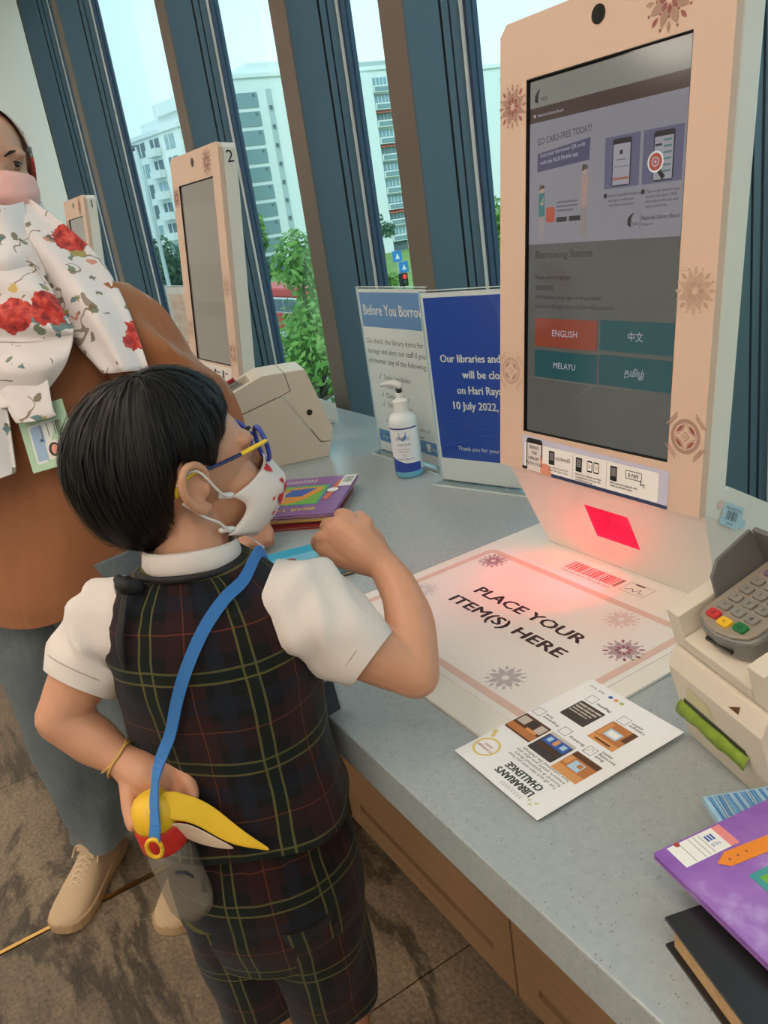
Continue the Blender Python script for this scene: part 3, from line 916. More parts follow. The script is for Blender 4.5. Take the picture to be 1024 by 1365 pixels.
# ------------------------------------------------------------------ payment stands and card terminals
M_CREAM = mat('cream_plastic', srgb(214, 203, 186), rough=0.5, bump=0.03, bscale=500)
M_TERM = mat('terminal_grey', srgb(128, 126, 124), rough=0.35, metal=0.3)
M_TERMD = mat('terminal_dark', srgb(110, 108, 106), rough=0.4, metal=0.2)
M_KEY = mat('key_grey', srgb(136, 132, 126), rough=0.45)
M_BLACKP = mat('black_plastic', srgb(24, 23, 23), rough=0.4)
PW = 0.147
def payment_stand(o, ang, label, slot_paper):
    ex = Vector((cos(ang), sin(ang), 0)); ey = Vector((-sin(ang), cos(ang), 0))
    T = frame_matrix(o, ex, ey)
    e = empty('payment_stand', label, 'payment stand', o, 'card payment stands')
    PY = lambda y, z, x: T @ Vector((x, y, z))
    MB().prism([(0, 0), (-0.024, 0.098), (-0.016, 0.119), (0.0, 0.1225), (0.104, 0.1495), (0.226, 0.1805), (0.306, 0.0415), (0.333, 0.0385), (0.322, 0)], 0, PW, PY).build('lower_body', M_CREAM, e, bevel=0.002)
    cr_ = MB()
    arm = [(-0.014, 0.1225), (-0.024, 0.165), (0.185, 0.241), (0.242, 0.240), (0.250, 0.1915), (0.227, 0.1828), (0.104, 0.1518), (0.0, 0.1245)]
    bed = [(-0.014, 0.1225), (-0.018, 0.138), (0.150, 0.199), (0.158, 0.231), (0.185, 0.241), (0.242, 0.240), (0.250, 0.1915), (0.227, 0.1828), (0.104, 0.1518), (0.0, 0.1245)]
    cr_.prism(arm, -0.001, 0.020, PY).prism(bed, 0.020, PW - 0.022, PY).prism(arm, PW - 0.022, PW + 0.001, PY)
    cr_.build('cradle', M_CREAM, e, bevel=0.0015)
    MB().prism([(0.2435, 0.240), (0.297, 0.238), (0.344, 0.074), (0.335, 0.0405), (0.3075, 0.0435), (0.229, 0.1815), (0.2515, 0.190)], 0, PW, PY).build('rear_cover', M_CREAM, e, bevel=0.002)
    h = MB()
    h.prism([(0.290 + 0.0078 * cos(t * pi / 9), 0.126 + 0.0078 * sin(t * pi / 9)) for t in range(18)], PW, PW + 0.0006, PY)
    h.build('cable_hole', M_BLACKP, e)
    F = lambda x, t, out=0.0: T @ (Vector((x, -0.024 * t / 0.1009 * 1.0 - 0.972 * out, 0.098 * t / 0.1009 - 0.238 * out)))
    s = MB()
    s.add([F(0.010, 0.052, 0.0004), F(0.118, 0.052, 0.0004), F(0.114, 0.062, 0.0004), F(0.016, 0.064, 0.0004)], [(0, 1, 2, 3)])
    s.build('receipt_slot', M_BLACKP, e)
    if slot_paper:
        pp = MB()
        rows = []
        n = 12
        for i in range(n + 1):
            x = 0.006 + 0.112 * i / n
            wv = 0.0007 * sin(i * 1.1) + 0.0004 * sin(i * 2.6)
            rows.append([F(x, 0.056 + wv, -0.002), F(x, 0.052 + wv, 0.005), F(x - 0.001, 0.044 - wv, 0.009 + wv)])
        P = [p for r in rows for p in r]
        pp.add(P, [(3 * i + j, 3 * i + 3 + j, 3 * i + 4 + j, 3 * i + 1 + j) for i in range(n) for j in range(2)])
        pp.build('green_receipt', mat('green_paper', srgb(124, 150, 42), rough=0.5, var=0.15, vscale=90), e, smooth=True, solid=0.0008)
        t = MB()
        t.add([F(0.022, 0.066, 0.0005), F(0.068, 0.066, 0.0005), F(0.062, 0.084, 0.0005), F(0.030, 0.088, 0.0005)], [(0, 1, 2, 3)])
        t.add([F(0.024, 0.030, 0.0005), F(0.05, 0.036, 0.0005), F(0.05, 0.046, 0.0005), F(0.02, 0.044, 0.0005)], [(0, 1, 2, 3)])
        t.build('paper_label', ink('straw', 206, 200, 150), e)
        d = MB(); d.add([T @ Vector((0.098, -0.0225, 0.1035)), T @ Vector((0.113, -0.0225, 0.1035)), T @ Vector((0.112, -0.0195, 0.1105))], [(0, 1, 2)])
        d.build('chip', ink('chip', 92, 54, 32), e)
    return T

def card_terminal(T, label):
    sl = math.atan(0.363)
    ca, sa = cos(sl), sin(sl)
    R = T @ Matrix.Translation((0.029, -0.004, 0.1435)) @ Matrix.Rotation(sl, 4, 'X') @ Matrix.Rotation(radians(4), 4, 'Z')
    e = empty('card_terminal', label, 'card reader', tuple(R.translation), 'card readers on the payment stands')
    W = 0.080
    PX = lambda x, z, y: R @ Vector((x, y, z))
    body = MB()
    # rounded-front body
    pl = [(0.004, 0.0), (W - 0.004, 0.0)]
    out = [(0.0, 0.012), (0.004, 0.003), (0.02, -0.004), (W / 2, -0.007), (W - 0.02, -0.004), (W - 0.004, 0.003), (W, 0.012), (W, 0.150), (W - 0.01, 0.158), (0.01, 0.158), (0, 0.150)]
    body.prism(out, 0.0, 0.026, lambda x, y, z: R @ Vector((x, y, z)))
    bd = body.build('body', M_TERM, e, bevel=0.004)
    MB().prism([(x * 0.9 + 0.004, y * 0.96 + 0.002) for x, y in out], 0.026, 0.0295, lambda x, y, z: R @ Vector((x, y, z))).build('keypad_plate', mat('keypad_plate', srgb(158, 146, 132), rough=0.4, metal=0.2), e, bevel=0.001)
    MB().box(0.022, W - 0.022, -0.0078, 0.004, 0.010, 0.0135, T=R).build('card_slot', M_BLACKP, e)
    MB().box(W - 0.001, W + 0.006, 0.03, 0.15, -0.002, 0.018, T=R).build('side_grip', M_BLACKP, e)
    for r in range(6):
        for c in range(3):
            y = 0.011 + r * 0.0142
            x = W / 2 + (c - 1) * 0.0185
            if r == 0: y -= 0.003 * (1 if c == 1 else 0)
            if r == 5 and c == 2: continue
            m_ = (mat('key_red', srgb(196, 52, 52), rough=0.4), mat('key_yellow', srgb(232, 182, 36), rough=0.4), mat('key_green', srgb(32, 112, 62), rough=0.4))[c] if r == 0 else (mat('key_violet', srgb(120, 92, 120), rough=0.4) if r == 5 else M_KEY)
            s = 0.0072 if r < 5 else 0.0048
            kk = MB().prism(rrect(x - s, y - s * 0.72, x + s, y + s * 0.72, 0.002, 2), 0.0295, 0.0325, lambda u, v, t: R @ Vector((u, v, t))).build('key', m_, e)
            if r < 5:
                a = Art(0.0001)
                a.text((('X', '<', 'O'), ('*', '0', '#'), ('7', '8', '9'), ('4', '5', '6'), ('1', '2', '3'))[r][c], x, y - 0.0025, 0.007, I_BLACK, align='c')
                a.build('key_symbol', R @ Matrix.Translation((0, 0, 0.0326)), kk)
    # privacy hood: low side walls that rise towards the back
    hd = MB()
    for x0, x1 in ((-0.001, 0.003), (W - 0.003, W + 0.001)):
        hd.prism([(0.030, 0.02), (0.036, 0.048), (0.05, 0.060), (0.098, 0.066), (0.104, 0.02)], x0, x1, lambda y, z, x: R @ Vector((x + (0.01 if x > 0.03 else -0.01) * max(0, (z - 0.028)) / 0.04, y, z)))
    hd.prism([(-0.006, 0.066), (-0.001, 0.028), (W + 0.001, 0.028), (W + 0.006, 0.066)], 0.098, 0.104, lambda x, z, y: R @ Vector((x, y, z)))
    hd.build('privacy_hood', M_TERMD, e, bevel=0.001)
    MB().box(0.010, W - 0.010, 0.108, 0.150, 0.0295, 0.0310, T=R).build('display', M_SCREEN, e)
    MB().box(-0.008, 0.002, 0.122, 0.150, 0.028, 0.036, T=R).build('red_tag', mat('tag_red', srgb(190, 40, 44), rough=0.5), e)

PA3 = -math.atan2(0.286, 0.958)
T3 = payment_stand((-0.518, 0.630, 0.7402), PA3, 'cream payment stand with a green receipt in its slot, at the right edge', True)
card_terminal(T3, 'grey card reader with red, yellow and green keys, at the right edge')
T2 = payment_stand((-2.125, 0.644, 0.7402), PA3, 'cream payment stand with a black round hole, beside the boy\'s glasses', False)
card_terminal(T2, 'small card reader on the payment stand beside kiosk two')

# ------------------------------------------------------------------ acrylic sign holders
SB = ink('sign_blue', 30, 78, 178); SLB = ink('sign_light_blue', 84, 142, 204); SG = ink('sign_grey', 96, 98, 104)
def sign_holder(o, ang, label, fn, w=0.297, h=0.42):
    ex = Vector((cos(ang), sin(ang), 0))
    T = frame_matrix((o[0], o[1], 0.7402), ex, (0, 0, 1))
    e = empty('sign_holder', label, 'sign', (o[0], o[1], 0.7402), 'acrylic sign holders on the counter')
    B = lambda x0, x1, y0, y1, z0, z1: MB().box(x0, x1, y0, y1, z0, z1, T=T)
    B(0, w, 0.003, h, 0.0012, 0.0032).build('front_sheet', M_ACRYL, e)
    B(0, w, 0.003, h, -0.0032, -0.0012).build('rear_sheet', M_ACRYL, e)
    B(-0.004, w + 0.004, 0, 0.003, -0.028, 0.028).build('foot', M_ACRYL, e)
    ed = MB()
    for z in (0.0275, -0.0285):
        ed.box(-0.004, w + 0.004, 0.0, 0.003, z, z + 0.001, T=T)
    ed.box(0, w, h, h + 0.0012, -0.0032, 0.0032, T=T).box(-0.001, 0, 0.003, h, -0.0032, 0.0032, T=T)
    ed.build('polished_edge', mat('acrylic_edge', srgb(214, 226, 226), rough=0.2), e)
    B(0.002, w - 0.002, 0.006, h - 0.004, -0.0006, 0.0006).build('paper', ink('paper', 236, 236, 238), e)
    a = Art(0.00012)
    fn(a, w, h)
    a.build('printed_sheet', T @ Matrix.Translation((0, 0, 0.00065)), e)

def sign_before(a, w, h):
    a.rect(0.006, h - 0.095, w - 0.006, h - 0.012, SLB)
    a.rect(0.006, 0.03, w - 0.006, 0.062, SLB)
    a.up()
    a.text('Before You Borrow', 0.018, h - 0.066, 0.036, I_WHITE, bold=0.02, width=0.262)
    y = h - 0.135
    for s in ('Do check the library items for', 'damage and alert our staff if you', 'encounter any of the following:'):
        a.text(s, w / 2 - 0.012, y, 0.0185, SG, align='c', width=min(0.255, 0.0083 * len(s))); y -= 0.0245
    y -= 0.014
    for s in ('Stains / scribbles', 'Torn pages', 'Damaged discs', 'Unlabelled discs'):
        a.line([(0.045, y + 0.006), (0.05, y), (0.058, y + 0.014)], 0.0018, SG)
        a.text(s, 0.07, y, 0.0175, SG); y -= 0.0235
    y -= 0.02
    a.text('Please help us by taking care of', w / 2, y, 0.015, SG, align='c'); a.text('the items you borrow.', w / 2, y - 0.019, 0.015, SG, align='c')
    a.text('Thank you for your cooperation.', w / 2, y - 0.047, 0.015, SG, align='c')
    a.rect(w - 0.075, 0.036, w - 0.058, 0.056, I_WHITE, 0.003); a.text('NLB', w - 0.054, 0.04, 0.012, I_WHITE); a.text('nlb.gov.sg', 0.02, 0.041, 0.012, I_WHITE)

def sign_closed(a, w, h):
    a.rect(0.008, 0.058, w - 0.008, h - 0.014, SB)
    a.up()
    c2 = ink('sign_blue2', 52, 92, 176)
    for i in range(5):
        a.line([(0.01, 0.085 + i * 0.013), (0.1, 0.105 + i * 0.012), (0.2, 0.098 + i * 0.016), (w - 0.01, 0.125 + i * 0.012)], 0.0012, c2)
    a.up()
    for i, s in enumerate(('Our libraries and archives', 'will be closed', 'on Hari Raya Haji,', '10 July 2022, Sunday')):
        a.text(s, w / 2, h - 0.148 - i * 0.0335, 0.0235, I_WHITE, bold=0.03, align='c', width=0.0087 * len(s) * (1.06 if i == 3 else 1.0))
    a.text('Thank you for your understanding', w / 2, 0.079, 0.0135, I_WHITE, align='c')

def sign_peach(a, w, h):
    a.rect(0.012, 0.10, w - 0.05, h - 0.03, ink('peach_poster', 232, 206, 190))
    a.up()
    for i, s in enumerate(('HONESTLY', 'BORROW', 'RETURN')):
        a.text(s, 0.03, h - 0.09 - i * 0.05, 0.045, ink('peach_text', 206, 150, 124), width=0.16)
    for i in range(4):
        a.rect(0.03, 0.20 - i * 0.02, 0.17, 0.208 - i * 0.02, ink('peach_text', 206, 150, 124))

sign_holder((-1.805, 1.02), 0.0, 'acrylic stand with a white Before You Borrow notice, by the hand wash bottle', sign_before)
sign_holder((-1.463, 0.972), math.atan2(0.307, 0.952), 'acrylic stand with a deep blue closure notice, beside the near kiosk', sign_closed)
sign_holder((-3.34, 1.02), 0.0, 'acrylic stand with a pale peach notice, half hidden behind kiosk two', sign_peach)

# ------------------------------------------------------------------ hand sanitiser
e = empty('sanitiser_bottle', 'white and blue pump bottle of hand sanitiser in front of the notices', 'bottle', (-1.572, 0.956, 0.7402))
bx, by, bz = -1.572, 0.956, 0.7402
M_BOT = mat('bottle_plastic', srgb(222, 230, 232), rough=0.3, sss=0.0)
MB().lathe([(0.001, 0), (0.029, 0.0), (0.0325, 0.004), (0.0335, 0.012), (0.0335, 0.016)], (bx, by, bz), 28).build('base_liquid', mat('gel_blue', srgb(112, 186, 214), rough=0.25), e, smooth=True, angle=50)
MB().lathe([(0.0335, 0.016), (0.0335, 0.128), (0.032, 0.138), (0.026, 0.147), (0.0165, 0.152), (0.0155, 0.156)], (bx, by, bz), 28).build('bottle_body', M_BOT, e, smooth=True, angle=60)
pump = MB().lathe([(0.0175, 0.155), (0.0175, 0.178), (0.012, 0.182), (0.0085, 0.184), (0.0085, 0.196), (0.004, 0.198), (0.004, 0.212), (0.001, 0.212)], (bx, by, bz), 20).build('pump_collar', mat('pump_white', srgb(228, 230, 230), rough=0.35), e, smooth=True, angle=40)
sp_ = MB().tube([(bx + 0.004, by, bz + 0.214), (bx - 0.012, by - 0.008, bz + 0.219), (bx - 0.034, by - 0.02, bz + 0.216)], [0.0085, 0.0075, 0.005], 10, sub=3)
sp_.build('pump_spout', mat('pump_clear', srgb(214, 218, 216), rough=0.3), e, smooth=True)
MB().lathe([(0.006, 0.196), (0.0065, 0.2), (0.0065, 0.206), (0.005, 0.207)], (bx + 0.001, by, bz), 14).build('pump_gasket', M_BLACKP, e, smooth=True)
def wrap(name, a0, a1, z0, z1, mt, r=0.0338, n=14, shape=None):
    P, F = [], []
    for i in range(n + 1):
        a = a0 + (a1 - a0) * i / n
        zt = z1 if shape is None else shape(i / n)
        P += [(bx + r * cos(a), by + r * sin(a), bz + z0), (bx + r * cos(a), by + r * sin(a), bz + zt)]
    for i in range(n):
        F.append((2 * i, 2 * i + 2, 2 * i + 3, 2 * i + 1))
    return MB().add(P, F).build(name, mt, e, smooth=True)
A0 = math.atan2(-by, -bx)   # towards the hall side
AC = radians(-42)
wrap('label', AC - 1.15, AC + 1.15, 0.022, 0.124, ink('label_white', 232, 236, 240), 0.0337)
wrap('label_band', AC - 1.15, AC + 1.15, 0.118, 0.1215, ink('label_navy', 40, 56, 128), 0.0339)
wrap('label_wave', AC - 1.15, AC + 1.15, 0.016, 0.04, ink('label_royal', 40, 70, 160), 0.0339, shape=lambda t: 0.052 - 0.028 * t if t < 0.5 else 0.038 - 0.004 * (t - 0.5))
def wrap_art(items):
    mbx = MB()
    for s, z, size, mt, bold in items:
        vs, fs = text_geo(s, size, 0.0)
        x0 = min(v[0] for v in vs); x1 = max(v[0] for v in vs)
        P = []
        for vx, vy in vs:
            a = AC + (vx - (x0 + x1) / 2) / 0.034
            P.append((bx + 0.0342 * cos(a), by + 0.0342 * sin(a), bz + z + vy))
        mbx.add(P, fs, mt)
    sh = [(-0.009, 0.112), (0.009, 0.112), (0.009, 0.098), (0.0, 0.09), (-0.009, 0.098)]
    mbx.add([(bx + 0.0341 * cos(AC + x / 0.034), by + 0.0341 * sin(AC + x / 0.034), bz + z) for x, z in sh], [(0, 1, 2, 3, 4)], SLB)
    return mbx.build('label_print', None, e)
wrap_art([('BACTO', 0.104, 0.009, I_WHITE, 0.03), ('SHIELD', 0.093, 0.0105, ink('label_navy', 40, 56, 128), 0.03), ('HAND RUB', 0.080, 0.0065, ink('label_navy', 40, 56, 128), 0.02), ('ANTIBACTERIAL GEL', 0.046, 0.0048, ink('label_navy', 40, 56, 128), 0.01), ('kills 99.9% of germs', 0.07, 0.004, SG, 0.0), ('with moisturiser', 0.064, 0.004, SG, 0.0), ('500 ml', 0.056, 0.004, SG, 0.0)])

# ------------------------------------------------------------------ leaflet
lf = empty('leaflet', 'white challenge leaflet with five small photos lying on the worktop', 'leaflet', (-0.589, 0.516, 0.7402))
exl = Vector((-0.9985, 0.035, 0)).normalized(); eyl = Vector((-0.03, -0.9995, -0.010)).normalized()
TL_ = frame_matrix((-0.516, 0.621, 0.7402), exl, eyl)
TLm = TL_ @ Matrix.Translation((0, 0, 0.0006))
pap = MB().box(0, 0.146, 0, 0.212, 0, 0.0006, T=frame_matrix((-0.516, 0.621, 0.7470), exl, eyl)).build('paper', ink('paper', 236, 236, 238), lf)
a = Art(0.00008)
TXT = ink('text_dark', 44, 44, 48)
def lphoto(x0, y0, x1, y1, base, bits):
    a.rect(x0, y0, x1, y1, base, 0.002)
    for bx0, by0, bx1, by1, c in bits:
        qx = lambda t: x0 + (x1 - x0) * t
        qy = lambda t: y0 + (y1 - y0) * t
        a.z += 0.00004
        a.rect(qx(bx0), qy(by0), qx(bx1), qy(by1), c)
    a.z = 0.00008
OR, OB, OD = ink('photo_orange', 184, 118, 66), ink('photo_amber', 214, 152, 92), ink('photo_brown', 92, 58, 36)
GR, LG, BL, SK = ink('photo_dark', 62, 58, 58), ink('photo_light', 196, 188, 178), ink('photo_blue', 54, 92, 172), ink('photo_sky', 176, 206, 230)
lphoto(0.100, 0.105, 0.145, 0.140, OD, [(0.0, 0.62, 1, 0.92, OR), (0.05, 0.1, 0.3, 0.5, LG), (0.35, 0.08, 0.6, 0.45, GR), (0.64, 0.12, 0.94, 0.5, LG), (0.12, 0.5, 0.5, 0.62, OB)])
lphoto(0.057, 0.106, 0.097, 0.145, GR, [(0.06, 0.1, 0.94, 0.5, BL), (0.0, 0.0, 1.0, 0.12, LG), (0.15, 0.2, 0.32, 0.4, SK), (0.45, 0.16, 0.6, 0.42, OB), (0.7, 0.2, 0.85, 0.4, SK), (0.1, 0.6, 0.9, 0.7, OD)])
lphoto(0.014, 0.109, 0.053, 0.148, OR, [(0.0, 0.7, 1, 1, OB), (0.0, 0.0, 1, 0.22, OD), (0.32, 0.3, 0.72, 0.66, SK), (0.36, 0.34, 0.52, 0.5, OR), (0.78, 0.25, 0.96, 0.6, OB)])
lphoto(0.080, 0.040, 0.120, 0.076, GR, [(0.05, 0.12, 0.95, 0.2, LG), (0.1, 0.28, 0.95, 0.36, LG), (0.16, 0.44, 0.95, 0.5, LG), (0.22, 0.58, 0.95, 0.63, LG), (0.3, 0.1, 0.33, 0.65, OD), (0.6, 0.1, 0.63, 0.65, OD)])
lphoto(0.027, 0.042, 0.066, 0.083, OR, [(0, 0.75, 1, 1, OB), (0.0, 0, 0.2, 0.5, OD), (0.28, 0.28, 0.78, 0.62, SK), (0.34, 0.34, 0.72, 0.56, I_WHITE), (0.8, 0.1, 0.95, 0.7, OB), (0.2, 0.85, 0.8, 0.92, OD)])
for cx, cy, ls in ((0.137, 0.0925, ('Programme', 'zone')), (0.088, 0.0955, ('Bookdrop',)), (0.044, 0.0985, ('Book', 'borrowing', 'station')), (0.113, 0.030, ('Magazines',)), (0.058, 0.033, ('Catalogue', 'station'))):
    a.frame(cx - 0.0065, cy - 0.0065, cx + 0.0065, cy + 0.0065, 0.0006, TXT)
    for i, s in enumerate(ls):
        a.text(s, cx - 0.010, cy + 0.001 - i * 0.0052, 0.0058, TXT, bold=0.015, align='r')
a.line([(0.040, 0.098), (0.043, 0.095), (0.050, 0.104)], 0.0006, I_GREY)
for i, s in enumerate(('Tick off each item once you have', 'found it! A mysterious library', 'treasure awaits you after you', 'have completed the challenge.')):
    a.text(s, 0.022, 0.1655 - i * 0.0057, 0.0062, TXT, width=0.079 - 0.003 * (i % 2))
a.text('LIBRARIAN\'S', 0.031, 0.1885, 0.0135, ink('title', 44, 56, 50), bold=0.045, width=0.058)
a.text('CHALLENGE', 0.031, 0.1755, 0.0135, ink('title', 44, 56, 50), bold=0.045, width=0.056)
for k in range(8):
    a.line([(0.034 + k * 0.0045, 0.2005), (0.036 + k * 0.0045, 0.2065), (0.0375 + k * 0.0045, 0.2015)], 0.0004, I_GREY)
for cx, cy in ((0.018, 0.197), (0.022, 0.203), (0.027, 0.199)):
    a.line([(cx - 0.003, cy), (cx + 0.003, cy)], 0.0007, ink('sprig', 168, 186, 90)); a.line([(cx, cy - 0.003), (cx, cy + 0.003)], 0.0007, ink('sprig', 168, 186, 90))
YL = ink('magnifier', 224, 200, 120)
a.ring(0.126, 0.180, 0.0165, 0.0028, YL); a.line([(0.136, 0.164), (0.144, 0.152)], 0.005, YL)
a.text('SCAVENGER', 0.126, 0.1815, 0.0046, ink('scav', 176, 62, 48), bold=0.02, align='c'); a.text('HUNT', 0.126, 0.1755, 0.0046, ink('scav', 176, 62, 48), bold=0.02, align='c')
for i, c in enumerate((ink('sprig', 168, 186, 90), OB, BL)):
    a.rect(0.08 + i * 0.009, 0.009, 0.086 + i * 0.009, 0.014, c, 0.002)
a.text('NLB', 0.112, 0.010, 0.005, I_NAVY); a.text('library', 0.125, 0.010, 0.0045, TXT)
a.build('leaflet_print', frame_matrix((-0.516, 0.621, 0.7470 + 0.00062), exl, eyl), lf)

# ------------------------------------------------------------------ books
M_PAGE = mat('page_edges', srgb(212, 196, 168), rough=0.85, var=0.08, vscale=60)
def book(name, label, T, w, h, t, cover, pages=M_PAGE, spine_left=True, group=None, over=0.003, board=0.0022, cat='book'):
    e = empty(name, label, cat, tuple(T.translation), group)
    c = MB()
    c.box(0, w, 0, h, 0, board, T=T).box(0, w, 0, h, t - board, t, T=T)
    if spine_left: c.box(0, board, 0, h, board, t - board, T=T)
    else: c.box(w - board, w, 0, h, board, t - board, T=T)
    cv = c.build('cover', cover, e)
    x0, x1 = (board, w - over) if spine_left else (over, w - board)
    MB().box(x0, x1, over, h - over, board, t - board, T=T).build('pages', pages, e)
    return e, cv

# pile by kiosk two
uu = Vector((0.617, 0.787, 0)); vv = Vector((-0.735, 0.677, 0)).normalized()
uu = Vector((vv.y, -vv.x, 0))
def bearT(z, du=0.0, dv=0.0, rot=0.0):
    o = Vector((-1.602, 0.834, z)) + uu * du + vv * dv
    return frame_matrix(o, -uu, -vv) @ Matrix.Rotation(rot, 4, 'Z')
PURP = mat('cover_purple', srgb(136, 84, 150), rough=0.35, var=0.12, vscale=30)
pile = [('red clothbound book at the bottom of the pile beside the boy\'s chin', srgb(150, 40, 44), 0.007, -0.012, -0.010, 0.03), ('maroon book, second from the bottom of the pile', srgb(120, 34, 40), 0.006, -0.016, 0.0, 0.01), ('yellow picture book under the purple one in the pile', srgb(206, 172, 74), 0.008, -0.004, -0.004, -0.02)]
z = 0.7402
for lab, c, t, du, dv, ro in pile:
    book('picture_book', lab, bearT(z, du, dv, ro), 0.225, 0.235, t, mat('cover_%d' % int(z * 1e4), c, rough=0.4), group='pile of picture books on the counter')
    z += t + 0.0002
bk, cv = book('picture_book', 'purple picture book with a bear in a green frame, on top of the pile', bearT(z), 0.235, 0.24, 0.008, PURP, group='pile of picture books on the counter')
a = Art(0.00012)
a.rect(0.05, 0.055, 0.235, 0.18, ink('bk_teal', 64, 150, 150)); a.up(); a.rect(0.055, 0.06, 0.235, 0.175, ink('bk_green', 112, 176, 62)); a.up()
a.poly([(0.062, 0.07), (0.13, 0.066), (0.155, 0.09), (0.15, 0.16), (0.125, 0.172), (0.09, 0.15), (0.065, 0.10)], ink('bk_orange', 224, 148, 52))
a.poly([(0.15, 0.08), (0.17, 0.072), (0.2, 0.085), (0.22, 0.11), (0.215, 0.15), (0.19, 0.168), (0.155, 0.15)], ink('bk_bear', 92, 84, 86))
a.up(); a.poly([(0.075, 0.075), (0.135, 0.08), (0.145, 0.125), (0.10, 0.125)], ink('bk_blue', 58, 92, 170)); a.disc(0.185, 0.125, 0.02, ink('bk_bear2', 124, 108, 100))
a.text('BEAR TAKES', 0.05, 0.20, 0.022, ink('bk_yellow', 226, 190, 90), bold=0.03, width=0.125)
for k in range(8):
    a.rect(0.09 + k * 0.0095, 0.030, 0.097 + k * 0.0095, 0.036, I_PALE); a.rect(0.09 + k * 0.0095, 0.018, 0.096 + k * 0.0095, 0.024, I_PALE)
a.poly([(0.024, 0.03), (0.036, 0.026), (0.046, 0.15), (0.034, 0.155)], ink('bk_strap', 214, 110, 60)); a.up(); a.disc(0.036, 0.095, 0.016, I_NAVY); a.up(); a.disc(0.036, 0.095, 0.0135, I_WHITE)
a.rect(0.0, 0.0, 0.03, 0.075, I_WHITE); a.up(); barcode(a, 0.004, 0.01, 0.026, 0.05, I_GREY, 8, 9)
a.build('cover_print', bearT(z) @ Matrix.Translation((0, 0, 0.0082)), cv)

w2 = Vector((0.967, -0.255, 0)).normalized(); n2_ = Vector((-0.255, -0.967, 0)).normalized()
def blueT(z, o=(-1.222, 0.558)):
    return frame_matrix((o[0], o[1], z), -w2, n2_)
book('picture_book', 'dark teal book lying under the small blue picture book', blueT(0.7402, (-1.19, 0.592)) @ Matrix.Rotation(0.05, 4, 'Z'), 0.16, 0.2, 0.009, mat('cover_teal', srgb(40, 84, 88), rough=0.35), spine_left=False)
bk, cv = book('picture_book', 'small light blue picture book showing a girl in red, near the boy\'s hand', blueT(0.7496), 0.125, 0.19, 0.006, mat('cover_sky', srgb(112, 190, 216), rough=0.35))
a = Art(0.00012)
a.rect(0.0, 0.0, 0.125, 0.19, ink('bk_sky', 118, 192, 220)); a.up(); a.rect(0.09, 0.0, 0.125, 0.19, ink('bk_cyan', 44, 168, 204))
for k in range(14):
    a.disc(0.012 + 0.007 * (k % 5), 0.02 + 0.011 * k, 0.004, ink('bk_foam', 226, 240, 244), n=8)
a.up(); a.disc(0.055, 0.075, 0.018, ink('bk_face', 238, 186, 150)); a.poly([(0.03, 0.09), (0.075, 0.088), (0.08, 0.13), (0.035, 0.135)], ink('bk_dress', 214, 70, 66)); a.disc(0.06, 0.145, 0.012, ink('bk_dress', 214, 70, 66))
a.up(); a.disc(0.068, 0.066, 0.012, ink('bk_hair', 150, 72, 46)); a.text('BIG', 0.012, 0.012, 0.03, I_NAVY, bold=0.03, rot=0.0)
a.build('cover_print', blueT(0.7496) @ Matrix.Translation((0, 0, 0.0062)), cv)

# near-right books
ub = Vector((0.985, -0.172, 0)).normalized(); vb = Vector((0.172, 0.985, 0)).normalized()
Tblk = frame_matrix((-0.350, 0.394, 0.7402), Vector((0.955, -0.297, 0)).normalized(), Vector((0.297, 0.955, 0)).normalized())
book('hardback_book', 'thick black hardback with tan pages under the purple picture book', Tblk, 0.28, 0.19, 0.032, mat('cover_black', srgb(34, 32, 33), rough=0.28), mat('tan_pages', srgb(186, 150, 108), rough=0.9, var=0.12, vscale=120), spine_left=False, over=0.005, board=0.003)
Tblu = frame_matrix((-0.415, 0.523, 0.7724), Vector((0.88, -0.475, 0)).normalized(), Vector((0.475, 0.88, 0)).normalized())
bk, cv = book('booklet', 'slim pale blue booklet with ink line drawings, under the large purple book', Tblu, 0.19, 0.072, 0.006, mat('cover_pale', srgb(158, 194, 218), rough=0.4, var=0.15, vscale=40))
a = Art(0.00012)
IB = ink('bk_ink', 44, 54, 76); IL = ink('bk_water', 96, 154, 206)
for k in range(8):
    a.poly([(0.002, 0.004 + k * 0.008), (0.002, 0.008 + k * 0.008), (0.188, 0.007 + k * 0.008), (0.188, 0.005 + k * 0.008)], IL)
a.up()
rnd = random.Random(4)
for k in range(16):
    x = 0.004 + k * 0.0095
    a.line([(0.002 + j * 0.02, 0.004 + k * 0.0042 + 0.0022 * sin(j * 0.9 + k)) for j in range(10)], 0.0006, IB)
a.up(); a.poly([(0.03, 0.012), (0.10, 0.025), (0.10, 0.05), (0.033, 0.03)], I_WHITE)
a.build('cover_print', Tblu @ Matrix.Translation((0, 0, 0.0062)), cv)
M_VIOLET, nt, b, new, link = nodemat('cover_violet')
rp = ramp(nt, [(0.38, srgb(140, 92, 176)), (0.52, srgb(158, 112, 190)), (0.60, srgb(190, 166, 220)), (0.72, srgb(204, 186, 232))])  # pale lilac patches painted in for reflections on the cover
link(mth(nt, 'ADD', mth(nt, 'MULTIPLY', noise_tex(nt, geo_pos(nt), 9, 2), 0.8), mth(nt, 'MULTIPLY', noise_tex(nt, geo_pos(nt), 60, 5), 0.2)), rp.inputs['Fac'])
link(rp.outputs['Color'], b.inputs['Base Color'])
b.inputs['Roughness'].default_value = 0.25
Tpur = frame_matrix((-0.392, 0.430, 0.7787), ub, vb)
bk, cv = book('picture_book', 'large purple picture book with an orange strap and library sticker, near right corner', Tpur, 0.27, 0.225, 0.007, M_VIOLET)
Tpp = Tpur @ Matrix.Translation((0, 0, 0.0072))
a = Art(0.00012)
